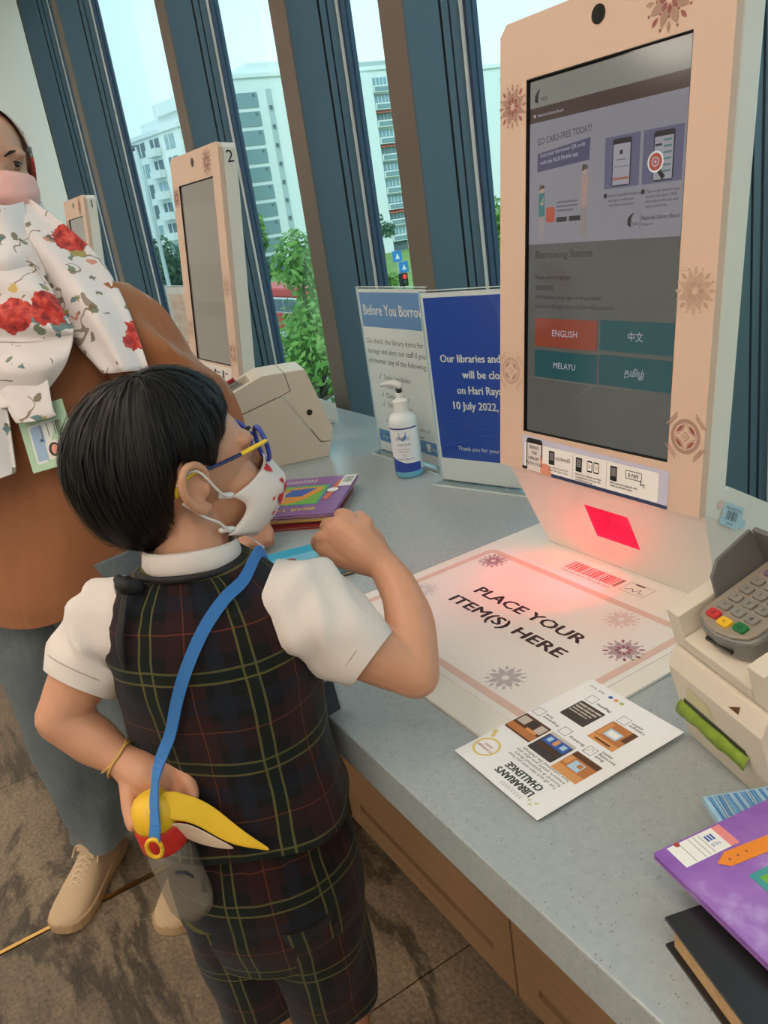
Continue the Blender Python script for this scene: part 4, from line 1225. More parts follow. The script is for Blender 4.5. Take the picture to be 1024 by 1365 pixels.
a.poly([(0.002, 0.012), (0.027, 0.012), (0.027, 0.060), (0.002, 0.060)], I_WHITE)
a.poly([(0.002, 0.060), (0.027, 0.060), (0.027, 0.069), (0.002, 0.069)], ink('bk_coral', 232, 140, 140))
a.up()
for yy in (0.024, 0.034, 0.039, 0.044):
    a.line([(0.003, yy), (0.026, yy)], 0.0006, I_GREY)
for yy in (0.047, 0.050, 0.053):
    a.rect(0.007, yy, 0.014, yy + 0.002, BL)
a.text('NLB', 0.017, 0.055, 0.005, BL, rot=-pi / 2); a.disc(0.003, 0.022, 0.0028, ink('scav', 176, 62, 48))
SO = ink('bk_tangerine', 236, 138, 42)
a.poly([(0.029, 0.050), (0.036, 0.036), (0.044, 0.044), (0.056, 0.20), (0.041, 0.20)], SO)
a.up()
for yy in (0.048, 0.057, 0.066):
    a.disc(0.0375, yy, 0.0014, ink('bk_hole', 170, 96, 60), n=10)
a.poly([(0.058, 0.048), (0.21, 0.048), (0.21, 0.20), (0.058, 0.20)], ink('bk_teal', 64, 150, 150)); a.up(); a.poly([(0.064, 0.054), (0.204, 0.054), (0.204, 0.194), (0.064, 0.194)], ink('bk_green', 112, 176, 62))
a.build('cover_print', Tpp, cv)

# ------------------------------------------------------------------ outside: street, blocks of flats, trees
GZ = -5.6
tag(MB().box(-260, 60, 1.6, 240, GZ - 0.3, GZ).build('ground', mat('grass_ground', srgb(112, 138, 66), rough=0.95, var=0.2, vscale=0.5)), 'green grass verge outside the windows', 'grass', None, 'structure')
tag(MB().box(-150, 40, 9.5, 22.5, GZ, GZ + 0.03).build('road', mat('asphalt', srgb(118, 122, 122), rough=0.9, var=0.1, vscale=1.0)), 'grey asphalt road outside', 'road', None, 'structure')
M_BW = mat('block_white', srgb(218, 222, 220), rough=0.9)
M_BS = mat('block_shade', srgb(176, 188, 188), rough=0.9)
M_BWIN = mat('block_window', srgb(128, 156, 164), rough=0.25)
M_BPAN = mat('block_panel', srgb(124, 148, 152), rough=0.6)
M_AWN = mat('awning_red', srgb(178, 92, 74), rough=0.7)
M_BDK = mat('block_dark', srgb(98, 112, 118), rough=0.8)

def block(label, o, ex, w, h, dep, name='apartment_block'):
    ex = Vector((ex[0], ex[1], 0)).normalized()
    T = frame_matrix((o[0], o[1], GZ), ex, Vector((-ex.y, ex.x, 0)))
    e = empty(name, label, 'building', (o[0], o[1], GZ))
    MB().box(0, w, 0, dep, 0, h, T=T).build('walls', M_BW, e)
    MB().box(-0.25, w + 0.25, -0.25, dep, h, h + 0.5, T=T).build('parapet', M_BW, e)
    return e, T

# tower with a column of grey panels (seen in the middle)
e, T = block('white tower with one column of grey panels, between the second and third fins', (-108.5, 47.2), (0.02, 1), 16.0, 24.4, 14)
MB().box(3.0, 14, 0.6, 10, 24.4, 26.2, T=T).build('roof_house', M_BW, e)
for i in range(10):
    z1 = 22.7 - i * 2.24
    wd = MB().box(0.7, 3.6, -0.12, 0.02, z1 - 1.75, z1, T=T).build('window', M_BPAN, e)
    MB().box(2.9, 3.2, -0.2, -0.12, z1 - 0.45, z1 - 0.15, T=T).build('aircon', M_BDK, wd)
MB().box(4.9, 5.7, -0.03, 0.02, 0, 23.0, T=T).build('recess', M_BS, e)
for i in range(9):
    MB().box(5.1, 5.4, -0.3, -0.03, 20.6 - i * 2.3, 21.0 - i * 2.3, T=T).build('pipe_bracket', M_BDK, e)
MB().box(0.6, 3.7, -0.05, 0.02, 0, 1.2, T=T).build('void_deck', M_BDK, e)
for i in range(10):
    z1 = 22.4 - i * 2.24
    MB().box(9.5, 12.5, -0.1, 0.02, z1 - 1.4, z1, T=T).build('window', M_BWIN, e)

# block with balconies and red awnings
e, T = block('white block with balconies and red awnings, between the third and fourth fins', (-110.4, 65.4), (0.1, 0.995), 17.0, 24.6, 14)
MB().box(0, 3.5, -1.4, 0, 0, 24.0, T=T).build('stair_tower', M_BW, e)
MB().box(-0.3, 17.3, -0.2, 13, 25.1, 25.7, T=T).build('roof', M_BS, e)
for i in range(10):
    z0 = 1.4 + i * 2.25
    for c, x0 in enumerate((3.9, 8.4, 12.8)):
        if c == 0:
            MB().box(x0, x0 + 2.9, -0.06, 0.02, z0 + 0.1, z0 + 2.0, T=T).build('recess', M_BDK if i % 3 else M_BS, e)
            bl = MB().box(x0, x0 + 2.9, -0.75, -0.1, z0, z0 + 0.9, T=T).build('balcony', M_BW, e)
            MB().box(x0 + 0.25, x0 + 2.5, -0.78, -0.75, z0 + 0.12, z0 + 0.72, T=T).build('panel', M_BPAN, bl)
        wn_ = MB().box(x0 + 0.2, x0 + 2.6, -0.12, 0.02, z0 + 1.0, z0 + 1.9, T=T).build('window', M_BWIN, e)
        fr_ = MB()
        for q in range(5):
            fr_.box(x0 + 0.2 + q * 0.58, x0 + 0.28 + q * 0.58, -0.16, -0.12, z0 + 1.0, z0 + 1.9, T=T)
        fr_.build('window_frame', M_BW, wn_)
    if i in (1, 5, 7):
        MB().prism([(-0.06, z0 + 2.15), (-1.15, z0 + 1.85), (-1.15, z0 + 1.78), (-0.06, z0 + 1.95)], 3.8, 7.1, lambda y, z, x: T @ Vector((x, y, z))).build('awning', M_AWN, e)
MB().box(3.9, 6.6, -0.05, 0.02, 0, 1.3, T=T).build('void_deck', M_BDK, e)

# long low slab along the road (left)
e, T = block('stepped white block of flats on the left, partly behind kiosk two', (-116.5, 33.8), (0.985, 0.17), 16, 18.6, 7.5)
MB().box(5.0, 16, 1.0, 7, 18.6, 20.4, T=T).build('upper_storey', M_BW, e)
MB().box(10.2, 16, 0.4, 7, 20.4, 21.8, T=T).build('upper_storey', M_BW, e)
for i in range(7):
    z0 = 1.4 + i * 2.45
    for j in range(4):
        x0 = 0.9 + j * 3.8
        rc = MB().box(x0, x0 + 2.3, -0.05, 0.02, z0 + 0.5, z0 + 2.1, T=T).build('window', M_BDK if (i + j) % 3 else M_BWIN, e)
        if j % 2 == 0:
            MB().box(x0 - 0.1, x0 + 2.4, -0.9, -0.06, z0 + 0.1, z0 + 1.0, T=T).build('balcony', M_BW, e)
        MB().box(x0 + 1.05, x0 + 1.2, -0.12, -0.05, z0 + 0.5, z0 + 2.1, T=T).build('mullion', M_BW, rc)

e, T = block('tall white block with a narrow slot, right beside the near kiosk', (-107.8, 82.6), (0.3, 0.95), 26, 23.2, 12)
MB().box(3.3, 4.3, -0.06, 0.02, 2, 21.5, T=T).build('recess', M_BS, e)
for i in range(8):
    MB().box(3.5, 3.9, -0.3, -0.06, 3.2 + i * 2.4, 3.6 + i * 2.4, T=T).build('pipe_bracket', M_BDK, e)
for i in range(9):
    for j in range(4):
        MB().box(7.0 + j * 4.6, 9.8 + j * 4.6, -0.08, 0.02, 2.0 + i * 2.3, 3.4 + i * 2.3, T=T).build('window', M_BWIN, e)

def leafmat(name, c0, c1):
    M, nt, b, new, link = nodemat(name)
    rp = ramp(nt, [(0.25, c0), (0.75, c1)])
    link(noise_tex(nt, geo_pos(nt), 2.3, 3), rp.inputs['Fac'])
    link(rp.outputs['Color'], b.inputs['Base Color'])
    b.inputs['Roughness'].default_value = 0.6
    b.inputs['Subsurface Weight'].default_value = 0.0
    tl = new('ShaderNodeBsdfTranslucent')
    link(rp.outputs['Color'], tl.inputs['Color'])
    mx = new('ShaderNodeMixShader'); mx.inputs[0].default_value = 0.35
    link(b.outputs[0], mx.inputs[1]); link(tl.outputs[0], mx.inputs[2])
    link(mx.outputs[0], nt.nodes['Material Output'].inputs['Surface'])
    return M
M_LF1 = leafmat('leaves_bright', srgb(74, 122, 44), srgb(140, 178, 84))
M_LF2 = leafmat('leaves_deep', srgb(54, 88, 62), srgb(98, 134, 98))
M_BARK = mat('bark', srgb(104, 96, 84), rough=0.9)

def tree(name, label, base, zc, rad, leaf, n, mt, seed, hscale=1.0, clumps=9):
    rnd = random.Random(seed)
    e = empty(name, label, 'tree', (base[0], base[1], GZ), 'trees outside the windows')
    x, y = base
    top = Vector((x, y, zc + rad * 0.3))
    tr_ = MB()
    tr_.tube([(x, y, GZ), (x + 0.1 * rad, y, (GZ + zc) / 2), top], [0.07 * rad + 0.05, 0.055 * rad + 0.03, 0.02 * rad], 8, sub=3)
    cs = []
    for k in range(clumps):
        d = Vector((rnd.gauss(0, 1), rnd.gauss(0, 1), rnd.gauss(0, 0.8))).normalized() * rad * rnd.uniform(0.3, 0.8)
        d.z *= hscale
        c = Vector((x, y, zc)) + d
        cs.append((c, rad * rnd.uniform(0.28, 0.5)))
        tr_.tube([Vector((x, y, zc - rad * 0.5)), (Vector((x, y, zc - rad * 0.3)) + c) / 2, c], [0.03 * rad, 0.02 * rad, 0.008 * rad], 5, sub=2)
    tr_.build('trunk', M_BARK, e, smooth=True)
    V, F = [], []
    for i in range(n):
        c, r = rnd.choice(cs)
        d = Vector((rnd.gauss(0, 1), rnd.gauss(0, 1), rnd.gauss(0, 1))).normalized() * r * (rnd.random() ** 0.4)
        p = c + d
        nn = (d.normalized() + Vector((rnd.uniform(-.8, .8), rnd.uniform(-.8, .8), rnd.uniform(-.2, 1)))).normalized()
        t1 = nn.orthogonal().normalized()
        t1 = Matrix.Rotation(rnd.uniform(0, 6.28), 3, nn) @ t1
        t2 = nn.cross(t1)
        s = leaf * rnd.uniform(0.6, 1.2)
        k = len(V)
        V += [p - t1 * s, p + t2 * s * 0.42, p + t1 * s, p - t2 * s * 0.42]
        F.append((k, k + 1, k + 2, k + 3))
    MB().add(V, F).build('crown', mt, e)

tree('roadside_tree', 'bright green leafy tree close to the glass beside the payment stand', (-13.0, 6.15), -0.9, 1.9, 0.09, 9000, M_LF1, 1, 1.1, 14)
tree('roadside_tree', 'deep green tree beside the lamp post, behind kiosk two', (-63.0, 19.2), -0.3, 3.6, 0.3, 4200, M_LF2, 2, 1.0, 12)
tree('roadside_tree', 'deep green tree just right of kiosk two, low at the glass', (-58.0, 23.9), -2.2, 2.4, 0.3, 3000, M_LF2, 12, 1.0, 10)
tree('roadside_tree', 'green tree overlapping the grey panelled tower', (-40.0, 16.3), 1.2, 2.0, 0.2, 2600, M_LF1, 3, 1.1, 8)
tree('young_tree', 'thin young tree in front of the block with red awnings', (-80.3, 49.3), -0.9, 2.0, 0.28, 420, M_LF2, 4, 0.8, 8)
tree('roadside_tree', 'bright green tree at the left edge of the near kiosk', (-37.6, 30.6), -1.2, 3.0, 0.2, 5200, M_LF1, 5, 1.0, 12)
tree('shrub', 'low green shrub beside the traffic signs', (-52.0, 31.6), -3.9, 1.5, 0.16, 2200, M_LF1, 6, 0.7, 8)
tree('roadside_tree', 'green tree far along the verge behind kiosk two', (-34.0, 12.6), -3.0, 2.2, 0.18, 3200, M_LF1, 7, 0.8, 9)
tree('roadside_tree', 'green tree outside to the right, hidden by the near kiosk', (-14.0, 14.0), -1.0, 2.6, 0.14, 3600, M_LF1, 8, 1.0, 10)

e = empty('lamp_post', 'slim pale street lamp post seen left of kiosk two', 'lamp post', (-51.2, 15.9, GZ))
MB().tube([(-51.2, 15.9, GZ), (-51.2, 15.9, 2.5), (-51.6, 16.0, 5.0), (-53.2, 16.4, 6.6)], [0.14, 0.11, 0.09, 0.07], 10).build('pole', M_BS, e, smooth=True)
MB().box(-54.4, -53.1, 16.2, 16.6, 6.5, 6.7).build('lamp_head', M_BDK, e)

e = empty('bus', 'red and white bus on the road behind the bright green tree', 'bus', (-46.0, 21.5, GZ))
bx0, bx1, by0, by1 = -52, -41, 20.2, 22.3
MB().box(bx0, bx1, by0, by1, GZ + 0.9, GZ + 1.9).build('lower_body', mat('bus_red', srgb(200, 52, 44), rough=0.4), e, bevel=0.08)
MB().box(bx0, bx1, by0, by1, GZ + 2.75, GZ + 3.3).build('roof', mat('bus_red', srgb(200, 52, 44), rough=0.4), e, bevel=0.1)
MB().box(bx0 + 0.05, bx1 - 0.05, by0 + 0.04, by1 - 0.04, GZ + 0.45, GZ + 2.75).build('body', mat('bus_white', srgb(230, 230, 228), rough=0.4), e)
for k in range(6):
    MB().box(bx0 + 0.7 + k * 1.7, bx0 + 2.2 + k * 1.7, by0 - 0.02, by0 + 0.05, GZ + 1.95, GZ + 2.65).build('window', M_BDK, e)
MB().box(bx1 - 0.06, bx1 + 0.02, by0 + 0.2, by1 - 0.2, GZ + 1.6, GZ + 2.65).build('windscreen', M_BDK, e)
for wx in (-50, -43.5):
    for wy in (by0 - 0.02, by1 - 0.26):
        MB().prism([(wx + 0.5 * cos(t * pi / 8), GZ + 0.53 + 0.5 * sin(t * pi / 8)) for t in range(16)], wy, wy + 0.28, lambda u, v, t: (u, t, v)).build('wheel', M_BLACKP, e)

for lab, px, py, zz in (('blue square road sign, the upper of two by the grass', -44.1, 28.0, -1.75), ('blue square road sign, the lower of two by the grass', -43.75, 28.15, -2.42)):
    e = empty('road_sign', lab, 'road sign', (px, py, GZ), 'blue road signs by the verge')
    MB().tube([(px, py, GZ), (px, py, zz + 0.3)], 0.04, 8, sub=2).build('post', M_BS, e)
    MB().box(px + 0.05, px + 0.09, py - 0.32, py + 0.32, zz - 0.32, zz + 0.32).build('plate', mat('sign_plate', srgb(58, 130, 196), rough=0.5), e)
    MB().add([(px + 0.095, py - 0.16, zz - 0.16), (px + 0.095, py + 0.16, zz - 0.16), (px + 0.095, py, zz + 0.18)], [(0, 1, 2)]).build('symbol', M_BW, e)
e = empty('traffic_light', 'traffic light showing red beside the blue road signs', 'traffic light', (-43.6, 27.9, GZ))
MB().tube([(-43.6, 27.9, GZ), (-43.6, 27.9, -2.7)], 0.05, 8, sub=2).build('post', M_BDK, e)
MB().box(-43.62, -43.3, 27.65, 28.1, -3.5, -2.75).build('housing', M_BLACKP, e)
MB().ball((-43.28, 27.87, -2.95), 0.05, 0.14, 0.14).build('red_lamp', mat('signal_red', srgb(210, 40, 40), emit=srgb(230, 50, 50), estr=0.8), e)
MB().ball((-43.28, 27.87, -3.28), 0.05, 0.14, 0.14).build('green_lamp', mat('signal_off', srgb(40, 60, 50)), e)

# ------------------------------------------------------------------ people: shared tools
def remesh(mb, name, mt, parent, voxel=0.0035, smooth=6):
    o = mb.build(name + '_src', mt)
    r = o.modifiers.new('rm', 'REMESH'); r.mode = 'VOXEL'; r.voxel_size = voxel; r.use_smooth_shade = True
    s = o.modifiers.new('sm', 'SMOOTH'); s.factor = 0.5; s.iterations = smooth
    bpy.context.view_layer.update()
    dg = bpy.context.evaluated_depsgraph_get()
    me = bpy.data.meshes.new_from_object(o.evaluated_get(dg))
    me.name = name
    src = o.data
    bpy.data.objects.remove(o); bpy.data.meshes.remove(src)
    me.shade_smooth()
    me.materials.clear(); me.materials.append(mt)
    ob = bpy.data.objects.new(name, me); COL.objects.link(ob)
    if parent:
        ob.parent = parent
        ob.matrix_parent_inverse = parent.matrix_basis.inverted()
    return ob

def interp(tab, x):
    if x <= tab[0][0]: return tab[0][1:]
    for p, q in zip(tab[:-1], tab[1:]):
        if x <= q[0]:
            t = (x - p[0]) / (q[0] - p[0]); t = t * t * (3 - 2 * t) * 0.5 + t * 0.5
            return tuple(a + (c - a) * t for a, c in zip(p[1:], q[1:]))
    return tab[-1][1:]

def skinmat(name, c):
    M, nt, b, new, link = nodemat(name)
    rp = ramp(nt, [(0.3, tuple(v * 0.93 for v in c[:3])), (0.7, c)])
    link(noise_tex(nt, geo_pos(nt), 28, 5), rp.inputs['Fac'])
    link(rp.outputs['Color'], b.inputs['Base Color'])
    b.inputs['Roughness'].default_value = 0.48
    b.inputs['Subsurface Weight'].default_value = 0.12
    b.inputs['Subsurface Radius'].default_value = (0.010, 0.004, 0.002)
    b.inputs['Subsurface Scale'].default_value = 0.6
    bump_to(nt, b, noise_tex(nt, geo_pos(nt), 240, 3), 0.08, 0.003)
    return M
M_SKIN = skinmat('skin_boy', srgb(206, 152, 122))
M_SKINW = skinmat('skin_woman', srgb(200, 148, 120))
M_HAIR = mat('black_hair', srgb(17, 14, 14), rough=0.5, spec=0.3, var=0.25, vscale=50)

def head_parts(mb, T, s, child):
    """adds a head to a mesh collection; local x right, y forward, z up, origin between the ears"""
    R3 = T.to_3x3()
    def B(c, rx, ry, rz, rot=None):
        RR = R3 @ rot if rot is not None else R3
        mb.ball(T @ (Vector(c) * s), rx * s, ry * s, rz * s, 20, 14, RR.to_4x4())
    B((0, -0.010, 0.030), 0.076, 0.093, 0.083)
    B((0, 0.022, 0.010), 0.068, 0.070, 0.075)
    B((0, 0.032, -0.040), 0.058 if child else 0.060, 0.056, 0.060)
    B((0, 0.048, -0.078), 0.036, 0.034, 0.028)
    for sx in (-1, 1):
        B((sx * 0.034, 0.052, -0.032), 0.030, 0.034, 0.036)        # cheeks
        B((sx * 0.030, 0.072, 0.022), 0.028, 0.018, 0.012)         # brow
        # ear: rim, bowl, lobe
        rim = [(sx * (0.074 + 0.012 * k), yy, zz) for k, yy, zz in ((0.2, 0.004, -0.004), (0.7, 0.005, 0.014), (1.2, -0.006, 0.027), (1.7, -0.021, 0.026), (1.9, -0.030, 0.009), (1.6, -0.026, -0.010), (1.0, -0.013, -0.026), (0.4, -0.002, -0.028))]
        mb.tube([T @ (Vector(p) * s) for p in rim], [0.0048 * s, 0.005 * s, 0.0052 * s, 0.0054 * s, 0.0054 * s, 0.0056 * s, 0.0068 * s, 0.005 * s], 8, sub=3)
        B((sx * 0.078, -0.012, 0.0), 0.0035, 0.018, 0.024)
        B((sx * 0.076, 0.000, -0.006), 0.008, 0.008, 0.010)
    B((0, 0.088, -0.006), 0.009, 0.014, 0.020)
    B((0, 0.096, -0.020), 0.013, 0.014, 0.011)
    for sx in (-1, 1):
        B((sx * 0.011, 0.090, -0.023), 0.008, 0.010, 0.008)
    B((0, 0.082, -0.050), 0.024, 0.012, 0.007)
    B((0, 0.079, -0.060), 0.020, 0.012, 0.007)

def eyes(parent, T, s, iris):
    for sx in (-1, 1):
        c = Vector((sx * 0.031, 0.073, 0.006)) * s
        ey_ = MB().ball(T @ c, 0.0125 * s, 0.0125 * s, 0.0125 * s, 16, 10, T.to_3x3().to_4x4()).build('eye', mat('eye_white', srgb(226, 220, 214), rough=0.2), parent, smooth=True)
        MB().ball(T @ (c + Vector((sx * 0.002, 0.0090, 0)) * s), 0.0066 * s, 0.0045 * s, 0.0066 * s, 14, 8, T.to_3x3().to_4x4()).build('iris', iris, ey_, smooth=True)
        LV, LF = [], []
        nn_, mm_ = 24, 18
        for jj in range(mm_ + 1):
            for ii in range(nn_):
                el_ = -pi / 2 + pi * jj / mm_; az_ = 2 * pi * ii / nn_
                LV.append(T @ (c + Vector((cos(el_) * sin(az_), cos(el_) * cos(az_), sin(el_))) * 0.0139 * s))
        for jj in range(mm_):
            for ii in range(nn_):
                el_ = -pi / 2 + pi * (jj + 0.5) / mm_; az_ = 2 * pi * (ii + 0.5) / nn_
                dd = Vector((cos(el_) * sin(az_), cos(el_) * cos(az_), sin(el_)))
                if dd.y > 0.15 and -0.36 * (1 - dd.x ** 2) < dd.z < 0.40 * (1 - dd.x ** 2): continue
                LF.append((jj * nn_ + ii, jj * nn_ + (ii + 1) % nn_, (jj + 1) * nn_ + (ii + 1) % nn_, (jj + 1) * nn_ + ii))
        MB().add(LV, LF).build('eyelid', M_SKIN if s < 0.97 else M_SKINW, parent, smooth=True)
        MB().tube([T @ ((c + Vector((dx * 0.013, 0.0132 - 0.008 * dx * dx, 0.0056 - 0.0055 * dx * dx)) * s)) for dx in (-0.95, -0.5, 0, 0.5, 0.95)], 0.0012 * s, 7, sub=3).build('upper_lid', M_HAIR if s < 0.97 else mat('lash', srgb(40, 26, 22), rough=0.6), parent, smooth=True)
        MB().tube([T @ (Vector((sx * (0.018 + 0.012 * k), 0.0940 - 0.006 * k * k, 0.025 + 0.004 * sin(k * 1.6))) * s) for k in (-0.3, 0.5, 1.3, 2.2)], [0.0030 * s, 0.0042 * s, 0.0036 * s, 0.0014 * s], 7, sub=3, squash=0.6).build('eyebrow', M_HAIR, parent, smooth=True)

def mask_mesh(T, s, colr, parent, z0=-0.006, z1=-0.112, fwd=0.0):
    """folded face mask: vertical centre ridge from the nose to under the chin, sides reaching the cheeks"""
    nu, nv = 28, 16
    RY = [(0.0, 0.106), (0.12, 0.116), (0.35, 0.127), (0.6, 0.120), (0.8, 0.100), (1.0, 0.066)]
    P, F = [], []
    for j in range(nv + 1):
        v = j / nv
        ry = interp(RY, v)[0] + fwd
        rz = z0 + (z1 - z0) * (v ** 0.9)
        cut = 0.022 * sin(pi * v)                    # curved cut of the side edge
        sy, sz = 0.030 - 0.018 * v + cut, -0.030 - 0.044 * v
        wx = 0.0715 - 0.004 * v
        for i in range(nu + 1):
            u = -1 + 2 * i / nu
            a = abs(u) * pi / 2
            w = abs(u) ** 1.25
            fold = 0.010 * (1 - abs(u)) ** 3
            y = sy + (ry - sy) * cos(a) ** 0.85 - fold * 0.0
            x = math.copysign(wx * sin(a) ** 1.08, u)
            P.append(T @ (Vector((x, y, rz * (1 - w) + sz * w)) * s))
    for j in range(nv):
        for i in range(nu):
            k = j * (nu + 1) + i
            F.append((k, k + 1, k + nu + 2, k + nu + 1))
    return MB().add(P, F).build('face_mask', colr, parent, smooth=True, solid=0.0012), P, nu, nv

# ------------------------------------------------------------------ the boy
boy = empty('person', 'schoolboy seen from behind in a dark tartan vest and shorts, blue glasses, white mask', 'person', (-0.862, 0.222, 0))
BR, BF = Vector((0.64, 0.77, 0)).normalized(), Vector((-0.77, 0.64, 0)).normalized()
def bp(r, f, z):
    return Vector((-0.862, 0.222, 0)) + BR * r + BF * f + Vector((0, 0, z))

hz = radians(2); hp = radians(5)
Fh = Vector((-sin(hz) * cos(hp), cos(hz) * cos(hp), sin(hp)))
Rh = Fh.cross(Vector((0, 0, 1))).normalized()
Rh = (Rh + Vector((0, 0, 0.03))).normalized(); Uh = Rh.cross(Fh)
HS = 0.94
TH = frame_matrix((-0.900, 0.242, 1.088), Rh, Fh, Uh)
body = MB()
head_parts(body, TH, HS, True)
body.tube([bp(0, 0.0, 0.93), bp(0, 0.008, 1.0), TH @ Vector((0, -0.006, -0.04))], [0.048, 0.043, 0.046], 16)
# trunk
body.tube([bp(0, 0, 0.56), bp(0, 0, 0.66), bp(0, 0, 0.78), bp(0, -0.004, 0.88), bp(0, 0, 0.95)], [0.08, 0.082, 0.08, 0.082, 0.05], 18)
# right arm raised to the mouth
SRJ, ER, WR = bp(0.105, 0, 0.935), Vector((-0.706, 0.399, 0.838)), Vector((-0.806, 0.434, 0.932))
body.tube([SRJ, (SRJ + ER) / 2 + Vector((0.004, -0.002, -0.004)), ER], [0.042, 0.036, 0.0285], 16)
body.tube([ER, Vector((-0.737, 0.420, 0.880)), Vector((-0.772, 0.432, 0.910)), WR], [0.0285, 0.0295, 0.024, 0.0195], 16)
PALM = Vector((-0.835, 0.420, 0.953))
body.tube([WR, PALM, Vector((-0.856, 0.412, 0.966))], [0.020, 0.029, 0.026], 14)
body.tube([WR, Vector((-0.842, 0.408, 0.946)), Vector((-0.866, 0.396, 0.953)), Vector((-0.874, 0.404, 0.956))], [0.0195, 0.022, 0.019, 0.017], 12)
MCP = [(-0.840, 0.438, 0.975), (-0.857, 0.425, 0.983), (-0.865, 0.407, 0.978), (-0.864, 0.389, 0.968)]
PIP = [(-0.874, 0.446, 0.974), (-0.893, 0.430, 0.977), (-0.896, 0.409, 0.967), (-0.888, 0.389, 0.953)]
TIP = [(-0.876, 0.449, 0.944), (-0.889, 0.436, 0.945), (-0.891, 0.418, 0.938), (-0.878, 0.401, 0.931)]
for a_, b_, c_ in zip(MCP, PIP, TIP):
    a_, b_, c_ = Vector(a_), Vector(b_), Vector(c_)
    body.tube([PALM.lerp(a_, 0.5), a_, b_, b_.lerp(c_, 0.5) + (b_ - a_) * 0.1, c_], [0.0105, 0.0098, 0.0088, 0.0082, 0.0074], 10)
body.tube([Vector((-0.818, 0.440, 0.940)), Vector((-0.848, 0.452, 0.950)), Vector((-0.880, 0.452, 0.957)), Vector((-0.903, 0.442, 0.956))], [0.012, 0.0105, 0.009, 0.0075], 10)
# left arm on the hip, hand behind the bottle
SLJ, EL, WL = bp(-0.105, 0, 0.935), Vector((-0.917, 0.045, 0.844)), Vector((-0.868, 0.090, 0.788))
body.tube([SLJ, (SLJ + EL) / 2 + Vector((0, -0.004, 0.002)), EL], [0.042, 0.036, 0.0285], 16)
body.tube([EL, Vector((-0.898, 0.068, 0.813)), WL], [0.0285, 0.0285, 0.0195], 16)
body.tube([WL, Vector((-0.846, 0.104, 0.774)), Vector((-0.838, 0.116, 0.762))], [0.020, 0.025, 0.022], 14)
for k, (dx, dy, dz) in enumerate(((0, 0.012, 0.012), (0, 0.006, 0.0), (-0.002, -0.002, -0.011), (-0.003, -0.01, -0.021))):
    p0 = Vector((-0.838, 0.118, 0.768)) + Vector((dx, dy, dz)) * 0.6
    body.tube([p0, p0 + Vector((0.012, 0.016, -0.006)), p0 + Vector((0.030, 0.020, -0.014)), p0 + Vector((0.044, 0.018, -0.020))], [0.0105, 0.0092, 0.0082, 0.007], 9)
body.tube([Vector((-0.856, 0.090, 0.782)), Vector((-0.838, 0.084, 0.768)), Vector((-0.824, 0.078, 0.756)), Vector((-0.806, 0.074, 0.746))], [0.012, 0.0105, 0.0092, 0.0075], 10)
# legs
for s_ in (-1, 1):
    body.tube([bp(0.05 * s_, 0, 0.56), bp(0.052 * s_, 0.0, 0.42), bp(0.052 * s_, 0.006, 0.31), bp(0.052 * s_, -0.008, 0.20), bp(0.054 * s_, -0.006, 0.08), bp(0.054 * s_, -0.004, 0.04)], [0.07, 0.054, 0.042, 0.043, 0.028, 0.03], 14)
remesh(body, 'body', M_SKIN, boy, 0.0026, 4)
eyes(boy, TH, HS, mat('iris_dark', srgb(40, 26, 20), rough=0.1))

# tartan cloth
M_TART, nt, b, new, link = nodemat('tartan')
uvn = new('ShaderNodeUVMap'); sep = new('ShaderNodeSeparateXYZ'); link(uvn.outputs['UV'], sep.inputs[0])
U, Vv = sep.outputs['X'], sep.outputs['Y']
def stripes(coord, period, off, lo, hi, soft=0.004):
    f = mth(nt, 'FRACT', mth(nt, 'ADD', mth(nt, 'DIVIDE', coord, period), off))
    d = mth(nt, 'ABSOLUTE', mth(nt, 'SUBTRACT', f, (lo + hi) / 2))
    return mth(nt, 'LESS_THAN', d, (hi - lo) / 2)
wob = mth(nt, 'MULTIPLY', mth(nt, 'SUBTRACT', noise_tex(nt, geo_pos(nt), 9, 2), 0.5), 0.012)
Uw = mth(nt, 'ADD', U, wob); Vw = mth(nt, 'ADD', Vv, wob)
PER = 0.118
ground = srgb(19, 20, 22)
colr = mixc(nt, mth(nt, 'MULTIPLY', stripes(Uw, PER, 0.0, 0.30, 0.62), 0.75), ground, srgb(46, 24, 25))
colr = mixc(nt, mth(nt, 'MULTIPLY', stripes(Vw, PER, 0.0, 0.30, 0.62), 0.55), colr, srgb(46, 24, 25))
colr = mixc(nt, mth(nt, 'MULTIPLY', stripes(Uw, PER, 0.0, 0.70, 0.86), 0.6), colr, srgb(24, 31, 44))
colr = mixc(nt, mth(nt, 'MULTIPLY', stripes(Vw, PER, 0.0, 0.70, 0.86), 0.5), colr, srgb(24, 31, 44))
colr = mixc(nt, mth(nt, 'MULTIPLY', stripes(Uw, PER, 0.0, 0.02, 0.13), 0.7), colr, srgb(14, 28, 22))
colr = mixc(nt, mth(nt, 'MULTIPLY', stripes(Vw, PER, 0.0, 0.02, 0.13), 0.7), colr, srgb(14, 28, 22))
for co in (Uw, Vw):
    colr = mixc(nt, mth(nt, 'MULTIPLY', stripes(co, PER, 0.0, 0.005, 0.028), 0.85), colr, srgb(96, 92, 52))
    colr = mixc(nt, mth(nt, 'MULTIPLY', stripes(co, PER, 0.0, 0.128, 0.151), 0.85), colr, srgb(92, 90, 54))
    colr = mixc(nt, mth(nt, 'MULTIPLY', stripes(co, PER, 0.0, 0.49, 0.502), 0.35), colr, srgb(150, 76, 48))
link(colr, b.inputs['Base Color'])
b.inputs['Roughness'].default_value = 0.9
b.inputs['Specular IOR Level'].default_value = 0.2
b.inputs['Sheen Weight'].default_value = 0.1
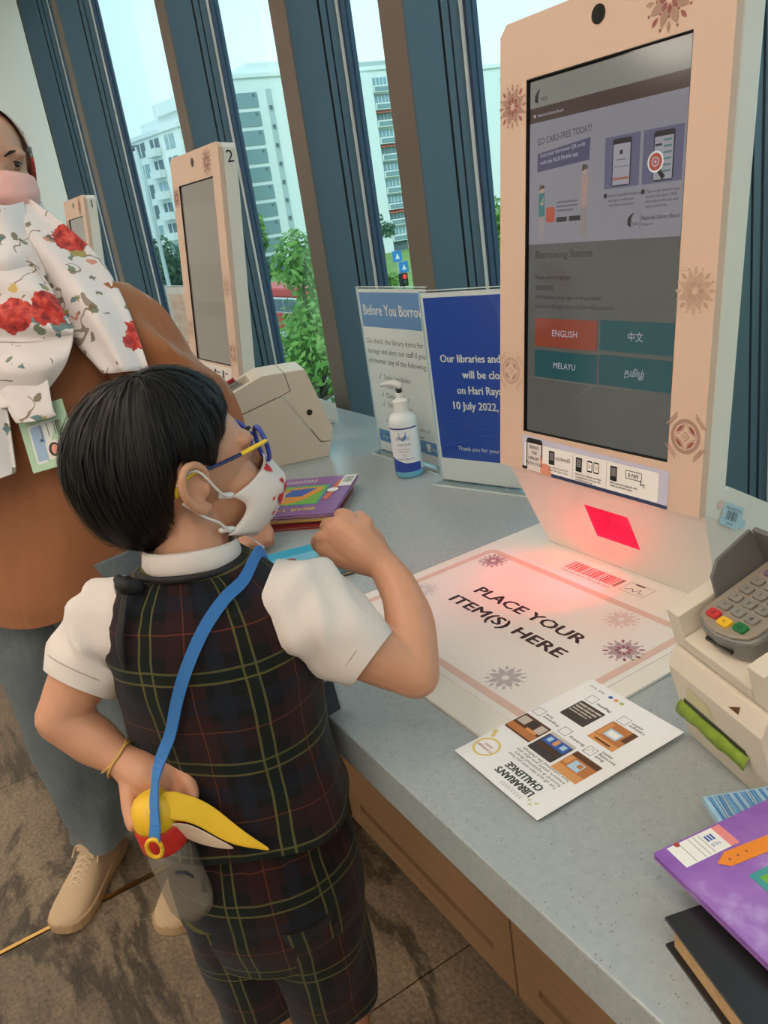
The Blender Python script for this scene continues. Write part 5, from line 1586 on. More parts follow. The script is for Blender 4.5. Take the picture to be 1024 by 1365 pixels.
bump_to(nt, b, mth(nt, 'ADD', noise_tex(nt, geo_pos(nt), 7, 3), mth(nt, 'MULTIPLY', noise_tex(nt, geo_pos(nt), 900, 1), 0.06)), 0.35, 0.03)

VEST = [(0.662, 0.131, 0.108, -0.004), (0.70, 0.126, 0.100, -0.003), (0.76, 0.120, 0.090, -0.001), (0.82, 0.121, 0.088, -0.002), (0.87, 0.124, 0.086, -0.004), (0.91, 0.122, 0.082, -0.006), (0.945, 0.112, 0.072, -0.006), (0.968, 0.098, 0.062, -0.003), (0.985, 0.080, 0.054, 0.0), (0.998, 0.058, 0.048, 0.004)]
def vest_pt(z, th, out=0.0):
    a_, b_, f0 = interp(VEST, z)
    wv = 0.0035 * sin(3 * th + 14 * z) * min(1, max(0, (0.93 - z) / 0.1)) + 0.003 * sin(5 * th - 22 * z) * min(1, max(0, (0.9 - z) / 0.2))
    c, s = cos(th), sin(th)
    e_ = 0.82
    c, s = math.copysign(abs(c) ** e_, c), math.copysign(abs(s) ** e_, s)
    return bp((a_ + wv + out) * c, f0 + (b_ + wv + out) * s, z)
nseg = 72
rings = []
for k in range(34):
    z = 0.662 + (0.998 - 0.662) * k / 33
    tilt = 0.0
    rings.append([vest_pt(z, 2 * pi * j / nseg + pi) for j in range(nseg)])
# soft rolled hem
inner = [vest_pt(0.666, 2 * pi * j / nseg + pi, -0.006) for j in range(nseg)]
rings = [inner] + rings
MB().loft(rings, True).build('vest', M_TART, boy, smooth=True, angle=60)
SHORT = [(0.675, 0.104, 0.084, 0.0), (0.655, 0.112, 0.092, 0.0), (0.58, 0.126, 0.106, -0.004), (0.52, 0.126, 0.104, -0.004), (0.46, 0.118, 0.094, 0.0)]
rings = []
for k in range(16):
    z = 0.675 - 0.215 * k / 15
    a_, b_, f0 = interp([(-q[0],) + q[1:] for q in SHORT], -z)
    gath = 0.0028 * max(0, (z - 0.58) / 0.08)
    rings.append([bp((a_ + gath * sin(22 * th)) * cos(th), f0 + (b_ + gath * sin(22 * th)) * sin(th), z) for th in [2 * pi * j / 72 + pi + 0.45 for j in range(72)]])
sh = MB().loft(rings[::-1], True)
for s_ in (-1, 1):
    rings = []
    for k in range(14):
        t = k / 13
        z = 0.545 - 0.215 * t
        ra, rb = 0.070 - 0.004 * t, 0.098 - 0.028 * t
        cx = 0.050 * s_
        rings.append([bp(cx + (ra + 0.003 * sin(4 * th + 9 * t)) * cos(th), -0.002 + (rb + 0.003 * sin(3 * th + 7 * t)) * sin(th), z) for th in [2 * pi * j / 40 + pi for j in range(40)]])
    inn = [p + (bp(0.050 * s_, -0.002, 0.333) - p) * 0.05 + Vector((0, 0, 0.003)) for p in rings[-1]]
    sh.loft((rings + [inn])[::-1], True)
sh.build('shorts', M_TART, boy, smooth=True, angle=60)

M_SHIRT = mat('white_cotton', srgb(220, 211, 206), rough=0.9, spec=0.2, bump=0.35, bscale=14)
def sleeve(p0, p1, p2, radii, ex_up):
    pts = [p0, (p0 + p1) / 2, p1, (p1 + p2) / 2, p2]
    n = 26; rings = []
    N = 18
    for k in range(N + 1):
        t = k / N * 4
        i = min(int(t), 3); f = t - i
        p = pts[i].lerp(pts[i + 1], f)
        tg = (pts[min(i + 1, 4)] - pts[max(i, 0)]).normalized()
        if i > 0:
            tg = (tg * f + (pts[i] - pts[i - 1]).normalized() * (1 - f)).normalized()
        x = Vector(ex_up).cross(tg).normalized(); y = tg.cross(x)
        r = radii[i] + (radii[i + 1] - radii[i]) * f
        if N - 4 <= k <= N - 1: r += 0.0012
        rings.append([p + (x * cos(th) + y * sin(th)) * (r + 0.005 * sin(3 * th + 0.55 * k) * sin(pi * k / N) + 0.0035 * sin(6 * th - 0.7 * k) * sin(pi * k / N) ** 1.5) for th in [2 * pi * j / n for j in range(n)]])
    inn = [q + (pts[4] - q) * 0.08 - (pts[4] - pts[3]).normalized() * 0.004 for q in rings[-1]]
    return MB().loft(rings + [inn], True)
SR_END = Vector((-0.727, 0.359, 0.866))
sleeve(bp(0.075, 0.0, 0.945), bp(0.128, 0.002, 0.918), SR_END, [0.046, 0.058, 0.058, 0.050, 0.0385], (0, 0, 1)).build('shirt_sleeve', M_SHIRT, boy, smooth=True, angle=60)
SL_END = Vector((-0.922, 0.076, 0.873))
sleeve(bp(-0.075, 0.0, 0.945), bp(-0.122, -0.012, 0.918), SL_END, [0.044, 0.056, 0.056, 0.050, 0.0440], (0, 0, 1)).build('shirt_sleeve', M_SHIRT, boy, smooth=True, angle=60)
a = Art(0.0002)
a.poly([(0, 0), (0.012, 0.002), (0.013, 0.016), (0.004, 0.02), (-0.002, 0.012)], ink('badge_orange', 214, 148, 84)); a.rect(-0.001, -0.006, 0.012, -0.003, I_NAVY); a.rect(-0.001, -0.011, 0.010, -0.008, I_NAVY)
a.build('sleeve_badge', frame_matrix(bp(-0.1725, -0.028, 0.902), BF * -0.55 + BR * 0.55 - Vector((0, 0, 0.4)), Vector((0, 0, 0.9)) - BR * 0.2, -BR * 0.85 - BF * 0.5), boy)
for end, prev, r_ in ((SR_END, bp(0.128, 0.002, 0.918), 0.0428), (SL_END, bp(-0.122, -0.012, 0.918), 0.0492)):
    ax_ = (end - prev).normalized(); xx = ax_.orthogonal().normalized(); yy = ax_.cross(xx)
    cc = end - ax_ * 0.018
    MB().tube([cc + (xx * cos(t) + yy * sin(t)) * r_ for t in [2 * pi * k / 20 for k in range(21)]], 0.0007, 5, round_caps=False, sub=2).build('cuff_stitching', mat('stitch', srgb(176, 166, 162), rough=0.9), boy)
# collar
cl = MB(); rings = []
for k, (rr, zz, ff) in enumerate(((0.0525, 0.988, 0.004), (0.0555, 0.998, 0.004), (0.0530, 1.012, 0.006), (0.0510, 1.0145, 0.008), (0.0495, 1.012, 0.008), (0.049, 0.990, 0.006))):
    rings.append([bp(rr * 1.02 * cos(th), ff + rr * 0.98 * sin(th), zz - 0.010 * sin(th)) for th in [2 * pi * j / 40 for j in range(40)]])
cl.loft(rings, False)
cl.build('shirt_collar', M_SHIRT, boy, smooth=True)
MB().add([bp(0.050, 0.030, 1.022), bp(0.030, 0.056, 1.016), bp(0.046, 0.082, 0.985), bp(0.070, 0.050, 0.984)], [(0, 1, 2, 3)]).build('collar_tip', M_SHIRT, boy, solid=0.002)
# black ribbon lanyard
RIB = mat('black_ribbon', srgb(22, 20, 22), rough=0.6)
rb = MB(); rings = []
for (rr, zz) in ((0.0580, 0.985), (0.0600, 0.988), (0.0590, 0.9925), (0.0560, 0.993)):
    rings.append([bp(rr * 1.06 * cos(th), 0.003 + rr * sin(th), zz - 0.010 * sin(th)) for th in [2 * pi * j / 40 for j in range(40)]])
rb.loft(rings, False); rb.build('ribbon', RIB, boy, smooth=True)
kn = MB().tube([bp(-0.046, -0.050, 0.992), bp(-0.056, -0.056, 0.999), bp(-0.062, -0.054, 1.004)], [0.009, 0.011, 0.006], 10)
kn.tube([bp(-0.055, -0.055, 0.995), bp(-0.060, -0.064, 0.975), bp(-0.066, -0.078, 0.945), bp(-0.068, -0.083, 0.915)], [0.005, 0.006, 0.007, 0.004], 8, squash=0.4)
kn.build('ribbon_knot', RIB, boy, smooth=True)
# hair
def hair_lim(az):
    a_ = abs(math.degrees(az))
    return radians(interp([(0, 64), (35, 70), (55, 82), (70, 98), (80, 92), (96, 84), (106, 104), (116, 128), (135, 142), (160, 149), (180, 151)], a_)[0])
def hair_pt(az, t, out=0.0):
    lim = hair_lim(az)
    th = t * lim
    d = Vector((sin(th) * sin(az), sin(th) * cos(az), cos(th)))
    rx, ry, rz = 0.087, 0.104, 0.097
    if d.z < 0 and cos(az) < 0.2: rz += 0.036 * min(1, (0.2 - cos(az)) * 1.5)
    r = 1 / math.sqrt((d.x / rx) ** 2 + (d.y / ry) ** 2 + (d.z / rz) ** 2)
    back = max(0.0, -cos(az))
    r += 0.006 * sin(pi * min(1, t * 1.1)) + 0.008 * back * sin(pi * min(1, t * 0.95)) - 0.010 * max(0, t - 0.86) / 0.14 * (1 if back > 0.1 else 0.5)
    return TH @ (Vector((0, -0.010, 0.026)) * HS + d * (r + out) * HS)
nA, nT = 80, 22
hm = MB(); rings = []
for k in range(nT + 1):
    t = 0.02 + 0.98 * k / nT
    rings.append([hair_pt(2 * pi * j / nA - pi, t, 0.0012 * sin(23 * j * 2 * pi / nA + 3 * sin(5 * t))) for j in range(nA)])
rings.append([hair_pt(2 * pi * j / nA - pi, 0.985, -0.014) for j in range(nA)])
rings.append([hair_pt(2 * pi * j / nA - pi, 0.6, -0.018) for j in range(nA)])
hm.loft(rings, True)
rnd = random.Random(11)
V, F = [], []
crown_az = pi
for i in range(5200):
    az = rnd.uniform(-pi, pi)
    t0 = rnd.uniform(0.02, 0.72); ln = rnd.uniform(0.25, 0.5); t1 = min(1.0 + rnd.uniform(-0.02, 0.045), t0 + ln)
    sw = rnd.uniform(-0.10, 0.10) + 0.10 * sin(az)
    wd = rnd.uniform(0.0007, 0.0016); lift = rnd.uniform(0.0, 0.0032) + (rnd.uniform(0, 0.006) if rnd.random() < 0.12 else 0)
    base = len(V); n = 6
    for k in range(n + 1):
        f = k / n
        t = t0 + (t1 - t0) * f
        p = hair_pt(az + sw * f, t, 0.0006 + lift * sin(pi * (0.15 + 0.8 * f)))
        q = hair_pt(az + sw * f + 0.02, t, 0.0006 + lift * sin(pi * (0.15 + 0.8 * f)))
        sd = (q - p).normalized() if (q - p).length > 1e-6 else Rh
        w = wd * (1 - 0.75 * f)
        V += [p - sd * w, p + sd * w]
    for k in range(n):
        F.append((base + 2 * k, base + 2 * k + 1, base + 2 * k + 3, base + 2 * k + 2))
hm.add(V, F)
hr = hm.build('hair', M_HAIR, boy, smooth=True)
# mask with red hearts, ear loops
M_MASK = mat('mask_white', srgb(228, 218, 214), rough=0.85)
mk, MP, mu, mv = mask_mesh(TH, HS, M_MASK, boy)
HEART = mat('heart_red', srgb(206, 34, 48), rough=0.7)
for (u, v, sz) in ((0.75, 0.08, 0.0080), (0.79, 0.60, 0.0095), (0.76, 0.33, 0.0048), (0.82, 0.80, 0.004), (0.72, 0.46, 0.0075), (0.86, 0.52, 0.003), (0.36, 0.40, 0.008), (0.34, 0.72, 0.008), (0.72, 0.50, 0.003)):
    i, j = int(u * mu), int(v * mv)
    p = MP[j * (mu + 1) + i]; px_ = (MP[j * (mu + 1) + min(i + 1, mu)] - MP[j * (mu + 1) + i - 1]).normalized(); py_ = (MP[max(j - 1, 0) * (mu + 1) + i] - MP[min(j + 1, mv) * (mu + 1) + i]).normalized()
    nn = px_.cross(py_).normalized()
    sh_ = [(0.0, -1.0), (0.55, -0.35), (0.8, 0.25), (0.62, 0.65), (0.3, 0.7), (0.0, 0.4), (-0.3, 0.7), (-0.62, 0.65), (-0.8, 0.25), (-0.55, -0.35)]
    MB().add([p - nn * 0.0016 + (px_ * x + py_ * y) * sz for x, y in sh_], [tuple(range(10))]).build('heart_print', HEART, mk)
for s_ in (-1, 1):
    L3 = lambda x, y, z: TH @ (Vector((s_ * x, y, z)) * HS)
    MB().tube([L3(0.071, 0.028, -0.030), L3(0.078, 0.016, -0.018), L3(0.087, -0.006, 0.020), L3(0.083, -0.030, 0.010)], 0.0017, 7).build('ear_loop', M_MASK, mk, smooth=True)
    MB().tube([L3(0.067, 0.016, -0.072), L3(0.077, 0.004, -0.052), L3(0.084, -0.012, -0.036), L3(0.082, -0.030, -0.012)], 0.0017, 7).build('ear_loop', M_MASK, mk, smooth=True)
    for (y, z) in ((0.024, -0.028), (0.012, -0.067)):
        MB().tube([L3(0.066, y + 0.008, z - 0.002), L3(0.069, y - 0.006, z + 0.003)], 0.0036, 8, sub=2).build('loop_toggle', mat('toggle_clear', srgb(226, 226, 224), rough=0.3), mk, smooth=True)
# bracelet
br = MB()
cB = Vector((-0.873, 0.086, 0.792)); ax = (WL - EL).normalized(); bx_ = ax.orthogonal().normalized(); by_ = ax.cross(bx_)
br.tube([cB + (bx_ * cos(t) + by_ * sin(t)) * 0.0225 + ax * 0.003 * sin(2 * t) for t in [2 * pi * k / 14 for k in range(15)]], 0.0011, 6, round_caps=False, sub=2)
br.tube([cB + (bx_ * cos(t) + by_ * sin(t)) * 0.0228 + ax * (0.004 + 0.003 * cos(t)) for t in [2 * pi * k / 14 for k in range(15)]], 0.0010, 6, round_caps=False, sub=2)
br.build('rubber_band_bracelet', mat('band_yellow', srgb(214, 176, 92), rough=0.5), boy, smooth=True)

# glasses
gl_ = empty('eyeglasses', 'child\'s blue-rimmed glasses with yellow and blue temples on the boy', 'glasses', tuple(TH @ Vector((0, 0.09, 0.012))))
M_GB = mat('frame_blue', srgb(38, 66, 168), rough=0.25); M_GN = mat('frame_navy', srgb(34, 44, 92), rough=0.3); M_GY = mat('frame_yellow', srgb(236, 200, 44), rough=0.35)
HG = lambda x, y, z: TH @ (Vector((x, y, z)) * HS)
rim = MB()
for s_ in (-1, 1):
    rim.tube([HG(s_ * 0.034 + 0.0245 * cos(t), 0.106 - 0.010 * abs(s_ * 0.034 + 0.0245 * cos(t)) / 0.06, 0.006 + 0.0215 * sin(t)) for t in [2 * pi * k / 20 for k in range(21)]], 0.0027, 8, round_caps=False, sub=2)
rim.tube([HG(-0.010, 0.105, 0.010), HG(0, 0.108, 0.013), HG(0.010, 0.105, 0.010)], 0.0024, 8, sub=3)
rim.build('rims', M_GB, gl_, smooth=True)
for s_ in (-1, 1):
    MB().add([HG(s_ * 0.034 + 0.0235 * cos(t), 0.1058 - 0.010 * abs(s_ * 0.034 + 0.0235 * cos(t)) / 0.06, 0.006 + 0.0205 * sin(t)) for t in [2 * pi * k / 24 for k in range(24)]], [tuple(range(24))]).build('lens', M_ACRYL, gl_)
    MB().tube([HG(s_ * 0.058, 0.096, 0.014), HG(s_ * 0.066, 0.086, 0.015), HG(s_ * 0.073, 0.056, 0.014)], [0.003, 0.0034, 0.0034], 8, squash=0.7).build('temple_front', M_GY, gl_, smooth=True)
    MB().tube([HG(s_ * 0.073, 0.056, 0.014), HG(s_ * 0.079, 0.020, 0.014), HG(s_ * 0.084, -0.004, 0.018)], [0.0032, 0.003, 0.0026], 8, squash=0.7).build('temple_rear', M_GN, gl_, smooth=True)
    MB().tube([HG(s_ * 0.084, -0.004, 0.018), HG(s_ * 0.079, -0.026, 0.010), HG(s_ * 0.073, -0.032, -0.004)], [0.0026, 0.0026, 0.0024], 8).build('temple_tip', M_GY, gl_, smooth=True)

# shoes
def shoe(name, toe, dirv, L, parent, mu_, ms_, ml_):
    d = Vector((dirv[0], dirv[1], 0)).normalized(); side = Vector((d.y, -d.x, 0))
    hl = Vector((toe[0], toe[1], 0)) - d * L
    k = L / 0.275
    T = frame_matrix(hl, side * k, d * k, Vector((0, 0, k)))
    st = [(0.0, 0.016, 0.052), (0.008, 0.029, 0.072), (0.035, 0.034, 0.088), (0.075, 0.034, 0.092), (0.105, 0.035, 0.090), (0.135, 0.038, 0.078), (0.165, 0.043, 0.066), (0.20, 0.0465, 0.055), (0.235, 0.045, 0.047), (0.258, 0.036, 0.039), (0.270, 0.022, 0.032), (0.274, 0.008, 0.027)]
    rings = []
    for y, w, h in st:
        r = [(w * cos(t), y, 0.018 + (h - 0.018) * (max(0, sin(t)) ** 0.75)) for t in [pi * i / 14 for i in range(15)]]
        rings.append([T @ Vector(p) for p in r])
    up_ = MB()
    n = 15
    up_.add([p for r in rings for p in r], [(i * n + j, (i + 1) * n + j, (i + 1) * n + j + 1, i * n + j + 1) for i in range(len(st) - 1) for j in range(n - 1)])
    e = up_.build(name, mu_, parent, smooth=True, subsurf=1)
    out = [(w + 0.003, y) for y, w, h in st] + [(-w - 0.003, y) for y, w, h in st[::-1]]
    MB().prism(out, 0.0, 0.024, lambda u, v, t: T @ Vector((u, v, t))).build('sole', ms_, e, bevel=0.003)
    lc = MB()
    for i in range(6):
        y = 0.122 + i * 0.013
        h = interp([(q[0], q[2]) for q in st], y)[0] + 0.0015
        w = 0.019 - 0.0005 * i
        for s_ in (-1, 1):
            lc.tube([T @ Vector((-s_ * w, y - 0.004, h - 0.007)), T @ Vector((0, y + 0.001, h + 0.0005)), T @ Vector((s_ * w, y + 0.007, h - 0.009))], 0.0026 * k, 7, sub=3)
    lc.tube([T @ Vector((0, 0.12, 0.090)), T @ Vector((0.025, 0.115, 0.094)), T @ Vector((0.030, 0.135, 0.078))], 0.002 * k, 6)
    lc.tube([T @ Vector((0, 0.12, 0.090)), T @ Vector((-0.026, 0.118, 0.092)), T @ Vector((-0.034, 0.14, 0.070))], 0.002 * k, 6)
    lc.build('laces', ml_, e, smooth=True)
    MB().add([T @ Vector((x, y, z)) for x, y, z in ((-0.02, 0.10, 0.100), (0.02, 0.10, 0.100), (0.022, 0.125, 0.088), (-0.022, 0.125, 0.088), (-0.018, 0.085, 0.112), (0.018, 0.085, 0.112))], [(0, 1, 2, 3), (4, 5, 1, 0)]).build('tongue', mu_, e, solid=0.004)
    return e
M_BSH = mat('boy_shoe', srgb(220, 218, 214), rough=0.7)
for s_ in (-1, 1):
    t_ = bp(0.054 * s_, 0.135, 0)
    shoe('shoe', (t_.x, t_.y), (BF.x, BF.y), 0.19, boy, M_BSH, M_BSH, M_BSH)

# water bottle on a blue strap
wb = empty('water_bottle', 'child\'s bottle with yellow lid and red collar on a blue strap across the boy\'s back', 'bottle', (-0.799, 0.100, 0.606))
BX, BY = -0.799, 0.100
tl_ = Matrix.Translation((BX, BY, 0.742)) @ Matrix.Rotation(radians(5), 4, 'X')
MB().lathe([(0.0255, 0.0), (0.0258, 0.006), (0.0245, 0.018), (0.020, 0.029), (0.011, 0.0355), (0.001, 0.037)], seg=28, T=tl_).build('lid', mat('lid_yellow', srgb(238, 190, 44), rough=0.35), wb, smooth=True)
MB().lathe([(0.0262, -0.030), (0.0275, -0.027), (0.0275, -0.003), (0.0262, 0.0)], seg=28, T=tl_).build('collar', mat('collar_red', srgb(206, 46, 42), rough=0.35), wb, smooth=True, angle=40)
M_CLEAR = mat('smoky_plastic', srgb(150, 142, 130), rough=0.15, alpha=0.45)
MB().lathe([(0.0255, -0.030), (0.0265, -0.05), (0.026, -0.12), (0.022, -0.135), (0.001, -0.136)], seg=28, T=tl_).build('cup', M_CLEAR, wb, smooth=True)
pr = MB().tube([tl_ @ Vector((0.0268, -0.004, -0.055)), tl_ @ Vector((0.0268, 0.003, -0.06)), tl_ @ Vector((0.026, 0.008, -0.07))], 0.004, 8, squash=0.3)
pr.build('cup_print', mat('print_dark', srgb(60, 64, 70), rough=0.5), wb)
path = [bp(0.074, 0.040, 0.975), bp(0.076, 0.012, 0.996), Vector((-0.785, 0.252, 0.987)), Vector((-0.780, 0.225, 0.976)), Vector((-0.779, 0.195, 0.951)), Vector((-0.783, 0.169, 0.914)), Vector((-0.792, 0.153, 0.878)), Vector((-0.803, 0.138, 0.835)), Vector((-0.805, 0.118, 0.804)), Vector((-0.786, 0.102, 0.784)), Vector((-0.768, 0.092, 0.762)), Vector((-0.763, 0.086, 0.746))]
RINGC = Vector((-0.763, 0.084, 0.738))

def band(path, w, t, sidev):
    pts = [Vector(p) for p in path]; Q = []
    n = len(pts)
    for i in range(n - 1):
        p0, p1, p2, p3 = pts[max(i - 1, 0)], pts[i], pts[i + 1], pts[min(i + 2, n - 1)]
        for s in range(5):
            tt = s / 5
            Q.append(0.5 * ((2 * p1) + (p2 - p0) * tt + (2 * p0 - 5 * p1 + 4 * p2 - p3) * tt * tt + (3 * p1 - p0 - 3 * p2 + p3) * tt ** 3))
    Q.append(pts[-1])
    rings = []
    for i, p in enumerate(Q):
        tg = (Q[min(i + 1, len(Q) - 1)] - Q[max(i - 1, 0)]).normalized()
        nrm = Vector(sidev(p)); nrm = (nrm - tg * nrm.dot(tg)).normalized()
        sd = tg.cross(nrm)
        rings.append([p + sd * w / 2 + nrm * t / 2, p - sd * w / 2 + nrm * t / 2, p - sd * w / 2 - nrm * t / 2, p + sd * w / 2 - nrm * t / 2])
    return MB().loft(rings, True)
band(path, 0.0135, 0.002, lambda p: (p - bp(0, 0.02, p.z)) + Vector((0, 0, 0.02 if p.z > 0.96 else 0))).build('strap', mat('strap_blue', srgb(52, 120, 190), rough=0.6, bump=0.1, bscale=900), wb)
MB().tube([RINGC + (Vector((0.35, 0.6, 0)).normalized() * cos(t) * 0.008 + Vector((0, 0, 1)) * sin(t) * 0.012) for t in [2 * pi * k / 12 for k in range(13)]], 0.0024, 8, round_caps=False, sub=2).build('strap_ring', mat('lid_yellow', srgb(238, 190, 44), rough=0.35), wb, smooth=True)

# folded yellow cloth tucked at his back
fl = empty('cloth', 'folded yellow cloth with a white lining hanging from the bottle at the boy\'s back', 'cloth', (-0.78, 0.13, 0.70))
def vback(r_, z_, out):
    a_, b_, f0 = interp(VEST, max(z_, 0.65))
    return bp(r_, f0 - (b_ + out) * max(0.02, 1 - abs(r_ / (a_ + 0.006)) ** 2.4) ** (1 / 2.4), z_)
top = [Vector((-0.800, 0.105, 0.783)), Vector((-0.786, 0.128, 0.776)), vback(0.002, 0.752, 0.016), vback(0.024, 0.726, 0.014), vback(0.044, 0.702, 0.012), vback(0.060, 0.684, 0.009)]
bot = [Vector((-0.776, 0.100, 0.752)), Vector((-0.770, 0.124, 0.748)), vback(0.004, 0.719, 0.026), vback(0.024, 0.699, 0.020), vback(0.046, 0.690, 0.015), vback(0.061, 0.680, 0.010)]
low = [Vector((-0.786, 0.112, 0.728)), Vector((-0.778, 0.126, 0.708)), vback(0.006, 0.697, 0.020), vback(0.026, 0.694, 0.018)]
n = len(top)
MB().add(top + bot, [(i, i + 1, n + i + 1, n + i) for i in range(n - 1)]).build('yellow_side', mat('cloth_yellow', srgb(238, 192, 44), rough=0.7), fl, smooth=True, solid=0.003, subsurf=2)
MB().add(bot[:4] + low, [(i, i + 1, 5 + i, 4 + i) for i in range(3)]).build('white_lining', mat('cloth_white', srgb(224, 200, 176), rough=0.8), fl, smooth=True, solid=0.002, subsurf=2)

# card pouch at his chest
cp = empty('card_pouch', 'clear card pouch with a blue top hanging at the boy\'s chest', 'card pouch', tuple(bp(0.128, 0.045, 0.79)))
Tc = frame_matrix(bp(0.110, 0.066, 0.728), (BF * 0.75 + BR * 0.66).normalized(), Vector((0, 0, 1)) - BR * 0.08)
MB().box(-0.016, 0.016, 0, 0.082, -0.001, 0.001, T=Tc).build('clear_sleeve', M_ACRYL, cp)
MB().box(-0.017, 0.017, 0.078, 0.102, -0.0015, 0.0015, T=Tc).build('blue_top', mat('pouch_blue', srgb(40, 110, 200), rough=0.3), cp, bevel=0.001)
MB().box(-0.013, 0.012, 0.004, 0.058, -0.0006, 0.0006, T=Tc).build('card', mat('pouch_card', srgb(52, 56, 66), rough=0.5), cp)

# ------------------------------------------------------------------ the woman
wo = empty('person', 'woman in a floral white headscarf, brown tunic, jeans and pink mask leaning on the counter', 'person', (-1.62, 0.15, 0))
WL_, WF = Vector((0.62, 0.78, 0)).normalized(), Vector((0.78, -0.62, 0)).normalized()
def wp(l, f, z):
    t = max(0.0, min(1.0, (z - 0.75) / 0.6))
    c = Vector((-1.64, 0.145, 0)).lerp(Vector((-1.745, 0.275, 0)), t)
    return c + WL_ * l + WF * f + Vector((0, 0, z))
wFh = Vector((0.985, 0.10, -0.16)).normalized(); wRh = wFh.cross(Vector((0, 0, 1))).normalized(); wUh = wRh.cross(wFh)
TW = frame_matrix((-1.838, 0.272, 1.512), wRh, wFh, wUh)
wb_ = MB()
head_parts(wb_, TW, 1.0, False)
wb_.tube([wp(0, 0, 1.26), wp(0, 0.0, 1.36), TW @ Vector((0, -0.012, -0.05))], [0.055, 0.05, 0.052], 16)
wb_.tube([wp(0, 0, 0.80), wp(0, 0, 0.95), wp(0, 0, 1.10), wp(0, 0, 1.22)], [0.10, 0.09, 0.095, 0.07], 20)
# left arm straight down to a fist on the worktop
WS, WE, WW = wp(0.150, 0.0, 1.235), Vector((-1.525, 0.470, 1.03)), Vector((-1.455, 0.500, 0.835))
wb_.tube([WS, (WS + WE) / 2, WE], [0.05, 0.042, 0.036], 14)
wb_.tube([WE, (WE + WW) / 2, WW], [0.036, 0.035, 0.024], 14)
HP = Vector((-1.442, 0.505, 0.795))
wb_.tube([WW, HP, Vector((-1.432, 0.510, 0.775))], [0.025, 0.033, 0.028], 14)
hx = Vector((0.35, 0.93, 0)).normalized(); hf = Vector((0.93, -0.35, 0)).normalized()
for k in range(4):
    m0 = HP + hx * (0.026 - 0.017 * k) + hf * 0.014 + Vector((0, 0, -0.012))
    wb_.tube([HP + hx * (0.012 - 0.008 * k), m0, m0 + hf * 0.012 + Vector((0, 0, -0.014)), m0 + hf * 0.002 + Vector((0, 0, -0.026)), m0 - hf * 0.018 + Vector((0, 0, -0.027))], [0.013, 0.0118, 0.0105, 0.0098, 0.009], 9)
wb_.tube([HP - hx * 0.022 + Vector((0, 0, 0.0)), HP - hx * 0.034 + hf * 0.014 + Vector((0, 0, -0.016)), HP - hx * 0.020 + hf * 0.034 + Vector((0, 0, -0.026))], [0.014, 0.012, 0.0095], 9)
# right arm hanging at her far side, out of frame
wb_.tube([wp(-0.165, 0, 1.285), wp(-0.215, -0.01, 1.03), wp(-0.19, 0.07, 0.80), wp(-0.18, 0.09, 0.74)], [0.05, 0.038, 0.026, 0.03], 14)
for k in range(4):
    m0 = wp(-0.18 + 0.014 * k - 0.02, 0.092, 0.725)
    wb_.tube([m0, m0 + Vector((0.004, 0, -0.035)), m0 + Vector((-0.004, 0, -0.06))], [0.011, 0.0098, 0.008], 8)
wb_.tube([wp(-0.16, 0.09, 0.75), wp(-0.135, 0.11, 0.72), wp(-0.13, 0.115, 0.70)], [0.012, 0.0105, 0.009], 8)
AN1, AN2 = Vector((-1.742, 0.098, 0.075)), Vector((-1.59, 0.268, 0.075))
for s_, an in ((-1, AN1), (1, AN2)):
    wb_.tube([wp(0.085 * s_, 0, 0.82), wp(0.09 * s_, 0.0, 0.62), (wp(0.09 * s_, 0.02, 0.45) + an + Vector((0, 0, 0.375))) / 2, an + Vector((0, 0, 0.2)), an], [0.085, 0.072, 0.056, 0.046, 0.034], 14)
remesh(wb_, 'body', M_SKINW, wo, 0.004, 5)
eyes(wo, TW, 1.0, mat('iris_brown', srgb(52, 32, 24), rough=0.1))

M_TUNIC, nt, b, new, link = nodemat('brown_tunic')
rp = ramp(nt, [(0.3, srgb(138, 84, 48)), (0.7, srgb(160, 100, 58))])
link(noise_tex(nt, geo_pos(nt), 5, 4), rp.inputs['Fac']); link(rp.outputs['Color'], b.inputs['Base Color'])
b.inputs['Roughness'].default_value = 0.75
b.inputs['Sheen Weight'].default_value = 0.25
bump_to(nt, b, noise_tex(nt, geo_pos(nt, (1, 1, 0.35)), 9, 3), 0.5, 0.03)
TUN = [(0.725, 0.185, 0.145, 0.0), (0.80, 0.180, 0.142, 0.0), (0.95, 0.172, 0.135, 0.0), (1.08, 0.172, 0.135, 0.01), (1.16, 0.172, 0.128, 0.012), (1.22, 0.160, 0.112, 0.006), (1.28, 0.120, 0.092, 0.0), (1.32, 0.08, 0.072, 0.0), (1.36, 0.055, 0.055, 0.0)]
rings = []
for k in range(36):
    z = 0.725 + 0.635 * k / 35
    a_, b_, f0 = interp(TUN, z)
    am = 0.010 * max(0, (1.1 - z) / 0.4)
    rings.append([wp((a_ + am * sin(5 * th + 2 * z)) * cos(th), f0 + (b_ + am * sin(4 * th + 1.5 + 3 * z)) * sin(th), z + (0.012 * sin(3 * th) if k == 0 else 0)) for th in [2 * pi * j / 64 for j in range(64)]])
inn = [wp((0.175) * cos(th), 0.135 * sin(th), 0.730) for th in [2 * pi * j / 64 for j in range(64)]]
MB().loft([inn] + rings, True).build('tunic', M_TUNIC, wo, smooth=True, angle=60)
